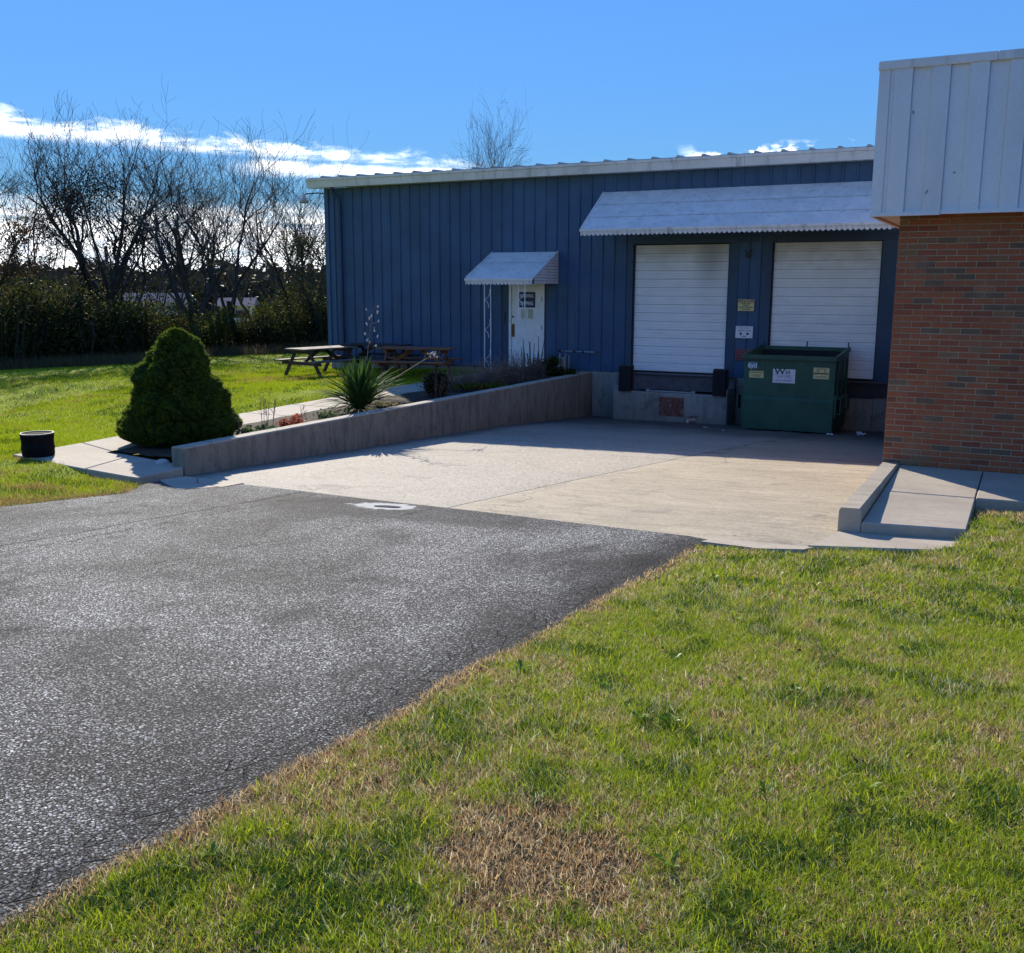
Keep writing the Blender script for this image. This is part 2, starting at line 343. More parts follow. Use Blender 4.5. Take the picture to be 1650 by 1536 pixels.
m, n, b, o = newmat('hill_wood')
pos = n.n('ShaderNodeNewGeometry').outputs['Position']
c = n.mix(n.ss(n.noise(pos, .05, 8, .7), .35, .65), (.022, .022, .034), (.05, .046, .05))
c = n.mix(n.m('MULTIPLY', n.ss(n.noise(pos, .012, 4), .5, .6), .6), c, (.045, .045, .022))
b.inputs['Specular IOR Level'].default_value = 0
n.put(b.inputs['Base Color'], c); b.inputs['Roughness'].default_value = 1

# roll-up door: white, sooty towards the head on the first door
m, n, b, o = newmat('slat_white')
pos = n.n('ShaderNodeNewGeometry').outputs['Position']
p = n.sep(pos)
v = n.noise(pos, 1.4, 6, .6, .3); s2 = n.noise(n.vscale(pos, (.6, 1, 9)), 2.5, 5, .65)
c = n.mix(n.ss(v, .35, .7), (.82, .82, .83), (.74, .75, .77))
c = n.mix(n.m('MULTIPLY', n.ss(s2, .5, .7), .4), c, (.56, .56, .58))
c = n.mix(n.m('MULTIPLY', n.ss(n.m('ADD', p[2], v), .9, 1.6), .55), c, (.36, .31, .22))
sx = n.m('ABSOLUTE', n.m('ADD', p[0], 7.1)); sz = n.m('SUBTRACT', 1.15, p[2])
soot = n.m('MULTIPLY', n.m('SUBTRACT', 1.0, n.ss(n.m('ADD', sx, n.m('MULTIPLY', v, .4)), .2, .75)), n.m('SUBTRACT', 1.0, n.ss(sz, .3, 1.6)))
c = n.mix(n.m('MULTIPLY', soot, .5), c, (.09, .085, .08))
n.put(b.inputs['Base Color'], c); b.inputs['Roughness'].default_value = .4

# ------------------------------------------------------------------ mesh helpers
class MB:
    def __init__(s): s.v = []; s.f = []
    def add(s, vs_, fs):
        k = len(s.v); s.v += [tuple(p) for p in vs_]; s.f += [tuple(i+k for i in f) for f in fs]; return s
    def box(s, a, b, mtx=None):
        (x0, y0, z0), (x1, y1, z1) = a, b
        vs_ = [(x0, y0, z0), (x1, y0, z0), (x1, y1, z0), (x0, y1, z0), (x0, y0, z1), (x1, y0, z1), (x1, y1, z1), (x0, y1, z1)]
        if mtx: vs_ = [tuple(mtx @ Vector(p)) for p in vs_]
        return s.add(vs_, [(0, 3, 2, 1), (4, 5, 6, 7), (0, 1, 5, 4), (1, 2, 6, 5), (2, 3, 7, 6), (3, 0, 4, 7)])
    def cbox(s, a, b, c=.01, mtx=None):
        """box with chamfered edges"""
        x0, y0, z0 = a; x1, y1, z1 = b; vs_ = []; 
        for (z, q) in ((z0, c), (z0+c, 0), (z1-c, 0), (z1, c)):
            X0, X1, Y0, Y1 = x0+q, x1-q, y0+q, y1-q; k = c if q == 0 else c*.6
            vs_ += [(X0+k, Y0, z), (X1-k, Y0, z), (X1, Y0+k, z), (X1, Y1-k, z), (X1-k, Y1, z), (X0+k, Y1, z), (X0, Y1-k, z), (X0, Y0+k, z)]
        if mtx: vs_ = [tuple(mtx @ Vector(p)) for p in vs_]
        fs = [tuple(range(7, -1, -1)), tuple(range(24, 32))]
        for r_ in range(3):
            for i in range(8):
                fs.append((r_*8+i, r_*8+(i+1) % 8, r_*8+8+(i+1) % 8, r_*8+8+i))
        return s.add(vs_, fs)
    def beam(s, p, q, wd, th, up=(0, 0, 1)):
        """a plank from p to q: wd across, th along 'up'"""
        p = Vector(p); q = Vector(q); d_ = (q-p).normalized(); u = Vector(up); side = d_.cross(u)
        if side.length < 1e-4: side = d_.cross(Vector((1, 0, 0)))
        side.normalize(); u = side.cross(d_).normalized()
        vs_ = []
        for o_ in (p, q):
            for a_, b_ in ((-1, -1), (1, -1), (1, 1), (-1, 1)):
                vs_.append(o_+side*(a_*wd/2)+u*(b_*th/2))
        return s.add(vs_, [(3, 2, 1, 0), (4, 5, 6, 7), (0, 1, 5, 4), (1, 2, 6, 5), (2, 3, 7, 6), (3, 0, 4, 7)])
    def tube(s, pts, rad, n_=8, cap=True):
        pts = [Vector(p) for p in pts]; k = len(s.v)
        if not hasattr(rad, '__len__'): rad = [rad]*len(pts)
        ref = Vector((.31, .17, .93))
        for i, p in enumerate(pts):
            d_ = (pts[min(i+1, len(pts)-1)]-pts[max(i-1, 0)]).normalized()
            a_ = d_.cross(ref)
            if a_.length < .05: a_ = d_.cross(Vector((1, 0, 0)))
            a_.normalize(); b_ = d_.cross(a_)
            for q in range(n_):
                t = 2*math.pi*q/n_; s.v.append(tuple(p+(a_*math.cos(t)+b_*math.sin(t))*rad[i]))
        for i in range(len(pts)-1):
            for q in range(n_):
                s.f.append((k+i*n_+q, k+i*n_+(q+1) % n_, k+(i+1)*n_+(q+1) % n_, k+(i+1)*n_+q))
        if cap:
            s.f.append(tuple(k+q for q in range(n_-1, -1, -1))); s.f.append(tuple(k+(len(pts)-1)*n_+q for q in range(n_)))
        return s
    def lathe(s, prof, n_=24, c=(0, 0, 0)):
        k = len(s.v)
        for r_, z in prof:
            for q in range(n_):
                t = 2*math.pi*q/n_; s.v.append((c[0]+r_*math.cos(t), c[1]+r_*math.sin(t), c[2]+z))
        for i in range(len(prof)-1):
            for q in range(n_): s.f.append((k+i*n_+q, k+i*n_+(q+1) % n_, k+(i+1)*n_+(q+1) % n_, k+(i+1)*n_+q))
        return s
    def prism(s, poly, z0, z1):
        """poly: CCW xy list; z0,z1 numbers or functions"""
        n_ = len(poly); g0 = z0 if callable(z0) else (lambda x, y: z0); g1 = z1 if callable(z1) else (lambda x, y: z1)
        vs_ = [(x, y, g0(x, y)) for x, y in poly]+[(x, y, g1(x, y)) for x, y in poly]
        return s.add(vs_, [tuple(range(n_-1, -1, -1)), tuple(range(n_, 2*n_))]+[(i, (i+1) % n_, n_+(i+1) % n_, n_+i) for i in range(n_)])
    def mesh(s, name, mat, smooth=False):
        me = bpy.data.meshes.new(name); me.from_pydata(s.v, [], s.f); me.materials.append(MATS[mat])
        if smooth: me.polygons.foreach_set('use_smooth', [True]*len(me.polygons))
        me.update(); return me
    def obj(s, name, mat, parent=None, smooth=False, kind=None, label=None):
        return link(name, s.mesh(name, mat, smooth), parent, kind=kind, label=label)
def link(name, me, parent=None, loc=(0, 0, 0), kind=None, label=None):
    o_ = bpy.data.objects.new(name, me); COL.objects.link(o_); o_.location = loc
    if parent: o_.parent = parent
    if kind: o_['kind'] = kind
    if label: o_['label'] = label
    return o_
def tag(o_, label, cat, group=None):
    o_['label'] = label; o_['category'] = cat
    if group: o_['group'] = group
    return o_
def thing(name, label, cat, loc=(0, 0, 0), rz=0, group=None):
    o_ = bpy.data.objects.new(name, None); COL.objects.link(o_); o_.location = loc; o_.rotation_euler = (0, 0, rz)
    o_.empty_display_size = .2
    return tag(o_, label, cat, group)
def text(s_, size, mat, parent, loc, rot=(math.pi/2, 0, 0), name='lettering', sx=1, ext=.0008):
    cu_ = bpy.data.curves.new('t', 'FONT'); cu_.body = s_; cu_.size = size; cu_.align_x = 'CENTER'; cu_.align_y = 'CENTER'
    cu_.extrude = ext; cu_.resolution_u = 2; cu_.space_line = .95; cu_.offset = size*.02
    to = bpy.data.objects.new('t', cu_); COL.objects.link(to)
    dg = bpy.context.evaluated_depsgraph_get(); me = bpy.data.meshes.new_from_object(to.evaluated_get(dg))
    bpy.data.objects.remove(to); bpy.data.curves.remove(cu_)
    me.materials.clear(); me.materials.append(MATS[mat]); me.name = name
    o_ = link(name, me, parent, loc); o_.rotation_euler = rot; o_.scale = (sx, 1, 1); return o_
def np_mesh(name, verts, faces_n, loops, mat, col=None):
    """fast mesh: faces all with faces_n corners"""
    me = bpy.data.meshes.new(name); nv = len(verts); nl = len(loops); nf = nl//faces_n
    me.vertices.add(nv); me.vertices.foreach_set('co', verts.astype(np.float32).ravel())
    me.loops.add(nl); me.loops.foreach_set('vertex_index', loops.astype(np.int32))
    me.polygons.add(nf); me.polygons.foreach_set('loop_start', np.arange(0, nl, faces_n, dtype=np.int32)); me.polygons.foreach_set('loop_total', np.full(nf, faces_n, dtype=np.int32))
    me.materials.append(MATS[mat]); me.update(calc_edges=True)
    if col is not None:
        at = me.color_attributes.new('Col', 'FLOAT_COLOR', 'POINT'); c4 = np.ones((nv, 4), np.float32); c4[:, :3] = col
        at.data.foreach_set('color', c4.ravel())
    return me

# ------------------------------------------------------------------ lie of the land (camera eye = 0)
def sst(t): t = max(0., min(1., t)); return t*t*(3-2*t)
def plane(x, y):
    return -1.69-.062*y+(.031*(x+2.46) if x < -2.46 else .02*(x+2.46))+.15*sst((y-7.5)/3)*sst((x+.85)/.5)
LY = [8.2, 9.6, 12.58, 14.3, 16.3, 18.8, 22, 24, 26]; LZ = [plane(-10.1, 8.2), -2.52, -2.66, -2.74, -2.82, -2.94, -3.14, -3.28, -3.3]
RY = [8.2, 9.6, 12, 16, 20, 22.2, 24, 26]; RZ = [plane(-1.5, 8.2), -2.24, -2.38, -2.64, -2.95, -3.09, -3.2, -3.2]
def floor(x, y):
    t = min(1, max(0, (x+10.1)/8.6)); return float(np.interp(y, LY, LZ))*(1-t)+float(np.interp(y, RY, RZ))*t
def lawnz(x, y):
    far = -2.24-.036*max(0, -x-14)
    if x < -37: far -= .05*min(80, -x-37)
    w_ = sst((y-9)/10.)
    return plane(max(x, -60), min(y, 14))*(1-w_)+far*w_+.13*sst((y-7.2)/2.2)*sst((-10.9-x)/1.1)*sst((14-y)/3)
def ground(x, y):
    if -10.2 < x < -1.4 and y > 8.6 and y < 24.5: return floor(x, y)-.07 if y > 9.7 else plane(x, y)-.05
    if -13.08 < x < -10.2 and y > 9.6: return lawnz(x, y)-.16
    if x >= -1.4 and y > 10.9: return -2.22
    if -1.4 <= x < -.43 and y > 9: return -2.3
    return lawnz(x, y)
def yj(x): return 8.62+(-2.5-x)*.154          # joint between asphalt and concrete

xs = sorted(set([-900, -600, -400, -300, -200, -150, -120, -100, -85, -70, -60, -52, -46, -42, -39, -37]+[-35+i*1.0 for i in range(22)]+[-13+i*.4 for i in range(7)]+[-13.13, -13.07, -10.31, -10.21, -10.19]+[-10+i*.5 for i in range(17)]+[-1.41, -1.39, -1, 0, 1, 2, 3, 5, 8, 12, 20, 40, 80, 200, 500, 900]))
ys = sorted(set([-900, -400, -150, -60, -30, -15, -8, -4, -2]+[i*.5 for i in range(17)]+[8.59, 8.61, 9, 9.3, 9.69, 9.71]+[10+i*.5 for i in range(30)]+[26, 28, 30, 32, 35, 38, 42, 46, 50, 55, 60, 70, 80, 100, 130, 170, 220, 300, 450, 700, 1200]))
b_ = MB()
for y in ys:
    for x in xs: b_.v.append((x, y, ground(x, y)+(noise.noise((x*.6, y*.6, 0))*.03 if x < -11 else 0)))
nx = len(xs)
for j_ in range(len(ys)-1):
    for i in range(nx-1): b_.f.append((j_*nx+i, j_*nx+i+1, (j_+1)*nx+i+1, (j_+1)*nx+i))
b_.obj('ground', 'lawn', smooth=True, kind='structure')

# asphalt drive
def axr(y): return -2.46+.05*noise.noise((y*1.3, 0, 5))+.025*noise.noise((y*6, 3, 5))
def axl(y): return float(np.interp(y, [-30, 0, 5, 6.87, 8.3, 9.0, 9.7], [-24, -11.6, -10.2, -9.75, -9.45, -9.9, -10.08]))+.06*noise.noise((y*2, 9, 1))
b_ = MB(); NU, NV = 40, 130
for v_ in range(NV+1):
    tv = v_/NV; tv = 1-(1-tv)**1.6
    for u_ in range(NU+1):
        y0 = -25+tv*(9.0+25); x = axl(y0)+(axr(y0)-axl(y0))*u_/NU
        y = -25+tv*(yj(x)+25)
        x = axl(y)+(axr(y)-axl(y))*u_/NU
        b_.v.append((x, y, plane(x, y)+.014+.006*noise.noise((x*.8, y*.8, 2))-(.012 if u_ in (0, NU) else 0)))
for v_ in range(NV):
    for u_ in range(NU):
        k = v_*(NU+1)+u_; b_.f.append((k, k+1, k+NU+2, k+NU+1))
b_.obj('driveway', 'asphalt', smooth=True, kind='structure')
# small puddle in its pothole
b_ = MB(); pp = []
for i in range(26):
    t = i/26*2*math.pi; r_ = 1+.25*noise.noise((math.cos(t)*1.5, math.sin(t)*1.5, 8))
    x = -6.07+.16*r_*math.cos(t)+.05*math.sin(t); y = 8.83+.06*r_*math.sin(t); pp.append((x, y, plane(x, y)+.021))
b_.add(pp, [tuple(range(26))]); b_.obj('puddle', 'puddle', kind='structure')

# concrete apron / truck ramp, poured in bays
ramp = bpy.data.objects.new('loading_ramp', None); COL.objects.link(ramp); ramp['kind'] = 'structure'
def xseam(y): return -6.25+.09*y
def bay(xl, xr, y0f, y1f, nu=14, nv=22):
    b_ = MB()
    for v_ in range(nv+1):
        for u_ in range(nu+1):
            t = v_/nv; ym = y0f(0)*(1-t)+y1f(0)*t
            x = xl(ym)+(xr(ym)-xl(ym))*u_/nu; y = y0f(x)*(1-t)+y1f(x)*t
            z = floor(x, y)+.012 if y > 9.6 else (plane(x, y)*(1-sst((y-8.6)/1.0))+floor(x, y)*sst((y-8.6)/1.0))+.012
            b_.v.append((x, y, z-(.012 if u_ in (0, nu) or v_ in (0, nv) else 0)+.003*noise.noise((x, y, 3))))
    for v_ in range(nv):
        for u_ in range(nu):
            k = v_*(nu+1)+u_; b_.f.append((k, k+1, k+nu+2, k+nu+1))
    return b_
jl = lambda x: yj(x)+.015
def rr_(y): return -1.49 if y > 9.45 else -1.49-(9.45-y)*.12
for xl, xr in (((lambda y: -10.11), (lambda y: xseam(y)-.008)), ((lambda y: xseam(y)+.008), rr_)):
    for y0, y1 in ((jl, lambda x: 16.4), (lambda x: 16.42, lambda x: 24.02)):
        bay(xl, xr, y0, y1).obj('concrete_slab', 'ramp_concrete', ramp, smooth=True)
# lighter strip of kerb concrete between ramp and lawn, and the flush cracked pieces by the retaining wall
b_ = MB(); b_.prism([(-2.46, 8.36), (-1.95, 8.30), (-1.60, 8.46), (-1.55, 8.62), (-2.0, 8.58), (-2.40, 8.60)], lambda x, y: plane(x, y)-.1, lambda x, y: plane(x, y)+.03)
b_.obj('kerb_strip', 'walk_concrete', kind='structure')
frag = bpy.data.objects.new('broken_paving', None); COL.objects.link(frag); frag['kind'] = 'structure'
for poly in ([(-9.98, 9.35), (-9.52, 9.05), (-9.33, 9.35), (-9.72, 9.74), (-9.98, 9.78)], [(-9.50, 9.04), (-9.10, 8.80), (-8.82, 9.18), (-9.31, 9.34)], [(-9.71, 9.75), (-9.32, 9.36), (-8.78, 9.20), (-8.80, 9.62), (-9.3, 9.72)]):
    b_ = MB(); b_.prism(poly, lambda x, y: plane(x, y)-.08, lambda x, y: max(plane(x, y), floor(x, y) if y > 9.5 else -9)+.019); b_.obj('paving_piece', 'walk_concrete', frag)

# ------------------------------------------------------------------ pavements
def slab(poly, z1, th=.13, mat='walk_concrete', parent=None, name='paving_slab', c=.012):
    """poly CCW; top function z1; bevelled upper edge"""
    n_ = len(poly); cx = sum(p[0] for p in poly)/n_; cy = sum(p[1] for p in poly)/n_
    def ins(p, k): 
        v_ = Vector((cx-p[0], cy-p[1])); v_.normalize(); return (p[0]+v_.x*k, p[1]+v_.y*k)
    g = z1 if callable(z1) else (lambda x, y: z1)
    vs_ = [(x, y, g(x, y)-th) for x, y in poly]+[(x, y, g(x, y)-c) for x, y in poly]+[(*ins(p, c*1.3), g(*p)) for p in poly]
    fs = [tuple(range(n_-1, -1, -1)), tuple(range(2*n_, 3*n_))]
    for r_ in range(2): fs += [(r_*n_+i, r_*n_+(i+1) % n_, (r_+1)*n_+(i+1) % n_, (r_+1)*n_+i) for i in range(n_)]
    return MB().add(vs_, fs).obj(name, mat, parent)
walk = bpy.data.objects.new('side_pavement', None); COL.objects.link(walk); walk['kind'] = 'structure'
wz = lambda x, y: float(np.interp(y, [9.5, 10.9, 12.3], [-2.115, -2.06, -2.015]))
slab([(-1.295, 9.5), (-.42, 9.62), (-.42, 10.88), (-1.295, 10.85)], wz, .2, parent=walk)
slab([(-1.295, 10.865), (-.425, 10.895), (-.425, 12.30), (-1.295, 12.30)], wz, .2, parent=walk)
for x0 in (-.415, .6, 1.615, 2.63, 3.645): slab([(x0, 10.9), (x0+1.005, 10.93), (x0+1.005, 12.30), (x0, 12.30)], wz, .16, parent=walk)
slab([(-1.505, 9.46), (-1.545, 8.98), (-1.60, 8.60), (-.52, 9.0), (-.42, 9.6), (-1.0, 9.50), (-1.5, 9.50)], lambda x, y: -1.69-.062*y+.02*(x+2.46)+.04, .12, parent=walk)
gp = bpy.data.objects.new('garden_pavement', None); COL.objects.link(gp); gp['kind'] = 'structure'
gz = lambda x, y: float(np.interp(y, [9, 11, 14, 18, 24], [-2.43, -2.41, -2.35, -2.29, -2.24]))
slab([(-13.1, 9.55), (-12.05, 9.36), (-11.25, 9.25), (-11.5, 10.28), (-12.02, 10.40), (-13.1, 10.75)], gz, .14, parent=gp)
slab([(-11.235, 9.25), (-10.32, 9.13), (-10.12, 9.12), (-10.12, 9.90), (-10.34, 10.08), (-11.485, 10.27)], gz, .16, parent=gp)
yy = 10.42
for k in range(10):
    y1 = yy+1.34; slab([(-13.1, yy+.35 if k == 0 else yy), (-12.06, yy), (-12.10, y1), (-13.12, y1)], gz, .12, parent=gp); yy = y1+.012
# kerb beside the ramp
b_ = MB(); pr = []
NYk = 12
for i in range(NYk+1):
    y = 9.5+i*(12.3-9.5)/NYk; q = .006*noise.noise((y*5, 0, 0))
    ring = [(-1.505, floor(-1.5, y)-.1), (-1.50+q, -2.03), (-1.485, -1.995+q), (-1.32, -1.99+q), (-1.302, -2.01), (-1.30, -2.35)]
    for x, z in ring: b_.v.append((x, y, z))
for i in range(NYk):
    for k in range(5): b_.f.append((i*6+k, i*6+k+1, i*6+7+k, i*6+6+k))
b_.f.append((5, 4, 3, 2, 1, 0)); b_.f.append(tuple(NYk*6+k for k in range(6)))
b_.obj('kerb', 'curb_concrete', kind='structure')
# planting bed soil
b_ = MB(); NB = 30
for i in range(NB+1):
    for k in range(9):
        x = -12.08+k*(12.08-10.30)/8; y = 10.1+i*(23.95-10.1)/NB
        if i == 0: y = 10.30-(x+10.3)*.0
        b_.v.append((x, y, gz(x, y)+(.02 if k in (0, 8) else .05)+.04*noise.noise((x*3, y*3, 0))-.02))
for i in range(NB):
    for k in range(8): b_.f.append((i*9+k, i*9+k+1, i*9+k+10, i*9+k+9))
b_.obj('bed_soil', 'soil', smooth=True, kind='structure')

# ------------------------------------------------------------------ retaining wall
rw = thing('retaining_wall', 'long grey concrete retaining wall between the planting bed and the truck ramp', 'wall')
ycuts = [9.92, 13.1, 16.4, 19.3, 21.9, 24.0]
for i in range(5):
    y0, y1 = ycuts[i]+(.004 if i else 0), ycuts[i+1]-.004
    b_ = MB(); st = 8
    for s_ in range(st+1):
        y = y0+(y1-y0)*s_/st; lean = .004*noise.noise((y*2, 0, 7))
        ring = [(-10.33, -2.75), (-10.33, -2.165), (-10.315, -2.15), (-10.115+lean, -2.15), (-10.10, -2.168), (-10.10, floor(-10.1, y)-.15)]
        for x, z in ring: b_.v.append((x, y, z+(.004*noise.noise((y*3, x*9, 1)) if z > -2.2 else 0)))
    for s_ in range(st):
        for k in range(5): b_.f.append((s_*6+k, s_*6+k+1, s_*6+7+k, s_*6+6+k))
    b_.f.append((5, 4, 3, 2, 1, 0)); b_.f.append(tuple(st*6+k for k in range(6)))
    b_.obj('wall_section', 'wall_concrete', rw)

# ------------------------------------------------------------------ blue warehouse
X0, P, YW = -18.4, .3172, 24.0
ZB, ZT = -2.13, 2.72
wh = thing('warehouse', 'long blue metal-sided warehouse with two dock doors and a white eave', 'warehouse')
def panel_mesh(h, p=P):
    prof = [(0, 0), (p*.78, 0), (p*.825, -.030), (p*.935, -.030), (p*.98, 0), (p, 0)]
    b_ = MB()
    for z in (0, h): b_.v += [(x, y, z) for x, y in prof]
    b_.v += [(0, .03, 0), (p, .03, 0), (0, .03, h), (p, .03, h)]
    for i in range(5): b_.f.append((i, i+1, 7+i, 6+i))
    b_.f += [(0, 12, 13, 5, 4, 3, 2, 1), (6, 7, 8, 9, 10, 11, 15, 14)]
    return b_.mesh('siding_panel', 'siding_blue')
pm = {}
def panel(x, z0, z1, y=YW, rz=0, p=P):
    k = (round(z1-z0, 3), round(p, 3))
    if k not in pm: pm[k] = panel_mesh(z1-z0, p)
    o_ = link('siding_panel', pm[k], wh, (x, y, z0)); o_.rotation_euler = (0, 0, rz); return o_
for k in range(66):
    x = X0+k*P
    z0 = ZB
    if 29 <= k < 49: z0 = 1.20
    if 18 <= k < 22: z0 = .08
    panel(x, z0, ZT)
for k in range(2): panel(-6.415+k*.2725, ZB, 1.198, p=.2725)
for k in range(66): panel(X0, ZB, ZT, YW+.03+(k+1)*P, -math.pi/2)
def bxo(name, a, b, mat, parent, c=None):
    b_ = MB(); (b_.cbox(a, b, c) if c else b_.box(a, b)); return b_.obj(name, mat, parent)
# concrete foundation under the siding
bxo('foundation', (X0+.03, YW+.012, -2.9), (-10.12, YW+.20, ZB-.003), 'foundation_concrete', wh)
for xa, xb in ((-10.09, -9.215), (-6.335, -5.64), (-3.20, 2.5)):
    bxo('foundation', (xa, YW+.012, -3.5), (xb, YW+.20, ZB-.003), 'foundation_concrete', wh)
bxo('foundation', (-9.205, YW+.10, -3.5), (-6.345, YW+.22, -2.1), 'foundation_concrete', wh)
bxo('foundation', (-5.63, YW+.03, -3.5), (-3.21, YW+.22, -2.47), 'foundation_concrete', wh)
# interior core keeps daylight out
bxo('inner_wall', (X0+.06, YW+.23, -2.9), (2.5, YW+20.5, 2.70), 'trim_dark', wh)
# door trims
bxo('door_header', (-9.207, YW-.012, 1.03), (-2.88, YW+.06, 1.198), 'trim_blue', wh)
for xa, xb in ((-9.207, -9.045), (-6.635, -6.418), (-5.868, -5.635), (-3.215, -2.87)):
    bxo('door_jamb', (xa, YW-.010, ZB), (xb, YW+.14, 1.028), 'trim_blue', wh)
bxo('wall_patch', (-12.694, YW-.004, ZB), (-12.49, YW+.05, .078), 'trim_blue', wh)
bxo('wall_patch', (-11.455, YW-.006, ZB), (-11.426, YW+.05, .078), 'trim_blue', wh)
bxo('corner_trim', (X0-.03, YW-.036, ZB), (X0+.10, YW-.002, ZT), 'siding_blue', wh)
bxo('base_trim', (X0, YW-.035, ZB-.02), (-12.70, YW+.01, ZB+.02), 'trim_dark', wh)
# roll-up doors, slat by slat
def slat_mesh(wd, h):
    prof = [(0, .012), (.010, 0), (.055, 0), (.062, .009), (.069, 0), (.118, 0), (.125, .009), (.132, 0), (h-.010, 0), (h, .012)]
    b_ = MB()
    for x in (0, wd): b_.v += [(x, y, z) for z, y in prof]+[(x, .04, h), (x, .04, 0)]
    m_n = len(prof)+2
    for i in range(m_n-1): b_.f.append((i, m_n+i, m_n+i+1, i+1))
    b_.f += [tuple(range(m_n)), tuple(range(2*m_n-1, m_n-1, -1))]
    return b_.mesh('slat', 'slat_white')
def dock_door(xa, xb, z0, z1, ns, lab):
    dd = bpy.data.objects.new('dock_door', None); COL.objects.link(dd); dd.parent = wh; dd['label'] = lab
    h = (z1-z0)/ns; me = slat_mesh(xb-xa, h-.004)
    for i in range(ns): link('slat', me, dd, (xa, YW+.07+.002*math.sin(i*7.3), z0+i*h))
    for x in (xa-.03, xb): bxo('door_track', (x, YW+.03, z0), (x+.03, YW+.10, z1+.03), 'trim_dark', dd)
    bxo('bottom_seal', (xa, YW+.045, z0-.03), (xb, YW+.11, z0-.002), 'rubber', dd)
dock_door(-9.01, -6.665, -2.06, 1.01, 15, 'white roll-up door with soot near its head')
dock_door(-5.60, -3.245, -2.04, 1.02, 15, 'white roll-up door behind the dumpster')
# personnel door
pd = bpy.data.objects.new('entrance_door', None); COL.objects.link(pd); pd.parent = wh
b_ = MB(); b_.cbox((-12.415, YW-.01, -2.10), (-11.525, YW+.04, .02), .006); b_.obj('door_leaf', 'door_white', pd)
b_ = MB(); b_.box((-12.488, YW-.03, -2.10), (-12.42, YW+.05, .078)); b_.box((-11.52, YW-.03, -2.10), (-11.457, YW+.05, .078)); b_.box((-12.42, YW-.029, .024), (-11.52, YW+.05, .077)); b_.obj('door_frame', 'door_white', pd)
b_ = MB(); b_.box((-12.40, YW-.022, -1.31), (-12.325, YW-.0105, -.97)); b_.box((-12.385, YW-.06, -1.24), (-12.365, YW-.045, -1.02)); b_.box((-12.385, YW-.045, -1.24), (-12.365, YW-.02, -1.22)); b_.box((-12.385, YW-.045, -1.04), (-12.365, YW-.02, -1.02)); b_.obj('door_handle', 'brass', pd)
b_ = MB(); b_.tube([(-12.365, YW-.012, -.78), (-12.365, YW-.04, -.78)], .024, 12); b_.obj('lock', 'dark_metal', pd)
for z in (-.32, -1.05, -1.85): bxo('hinge', (-11.535, YW-.036, z-.06), (-11.505, YW-.0305, z+.06), 'galvanised', pd)
for x, z, mt in ((-12.13, -.70, 'paper_cream'), (-11.93, -.70, 'paper_cream')): bxo('notice', (x, YW-.0135, z-.13), (x+.15, YW-.0105, z+.12), mt, pd)
sg = thing('door_sign', 'navy blue sign with white words on the small white entrance door', 'sign', (-11.965, YW-.014, -.34))
bxo('sign_plate', (-.245, -.004, -.20), (.245, .003, .20), 'navy', sg)
text('RECEIVING', .125, 'paper_white', sg, (0, -.0055, .095), sx=.64); text('SHIPPING', .135, 'paper_white', sg, (0, -.0055, -.095), sx=.66)
# eave, gutter, downspout, roof
b_ = MB(); ye = 23.66
prof = [(ye+.02, 2.98), (ye-.03, 2.975), (ye-.03, 2.915), (ye, 2.90), (ye+.03, 2.72), (ye+.34, 2.725)]
def ext(b_, prof, xa, xb):
    k = len(b_.v); n_ = len(prof)
    for x in (xa, xb): b_.v += [(x, y, z) for y, z in prof]
    for i in range(n_): b_.f.append((k+i, k+n_+i, k+n_+(i+1) % n_, k+(i+1) % n_))
    b_.f += [tuple(k+i for i in range(n_)), tuple(k+n_+i for i in range(n_-1, -1, -1))]
xcut = [-18.82, -18.70, -15.6, -12.5, -9.4, -6.3, -3.2, -.1, 2.6]
for i in range(len(xcut)-1):
    b_ = MB(); ext(b_, prof, xcut[i]+.003, xcut[i+1]-.003); b_.obj('gutter_section', 'gutter_white', wh)
roof_b = MB(); rp = .61
roof_b.add([(0, ye-.02, 2.985), (rp*.84, ye-.02, 2.985), (rp*.87, ye-.02, 3.03), (rp*.97, ye-.02, 3.03), (rp, ye-.02, 2.985),
            (0, ye+9, 3.34), (rp*.84, ye+9, 3.34), (rp*.87, ye+9, 3.385), (rp*.97, ye+9, 3.385), (rp, ye+9, 3.34)], [(0, 1, 6, 5), (1, 2, 7, 6), (2, 3, 8, 7), (3, 4, 9, 8), (0, 4, 3, 2, 1)])
rm = roof_b.mesh('roof_panel', 'roof_metal')
for k in range(35): link('roof_panel', rm, wh, (-18.8+k*rp, 0, 0))
bxo('roof_deck', (-18.8, ye+.02, 2.90), (2.55, YW+20.5, 2.975), 'roof_metal', wh)
b_ = MB(); b_.tube([(-18.03, 23.80, 2.74), (-18.03, 23.82, 2.60), (-17.88, 23.90, 2.42), (-17.88, 23.92, 2.25), (-17.88, 23.93, -2.15)], .055, 8); b_.obj('downspout', 'trim_blue', wh)
# faded round mark between the doors, vent hole
b_ = MB(); b_.tube([(-6.18, YW-.034, .73), (-6.18, YW-.030, .73)], .075, 14); b_.tube([(-6.25, YW-.034, .83), (-6.25, YW-.030, .83)], .025, 8); b_.tube([(-6.11, YW-.034, .83), (-6.11, YW-.030, .83)], .025, 8); b_.obj('wall_vent', 'trim_dark', wh)
b_ = MB(); b_.box((-12.64, YW-.012, -.98), (-12.58, YW-.004, -.66)); b_.obj('keypad', 'trim_dark', wh)

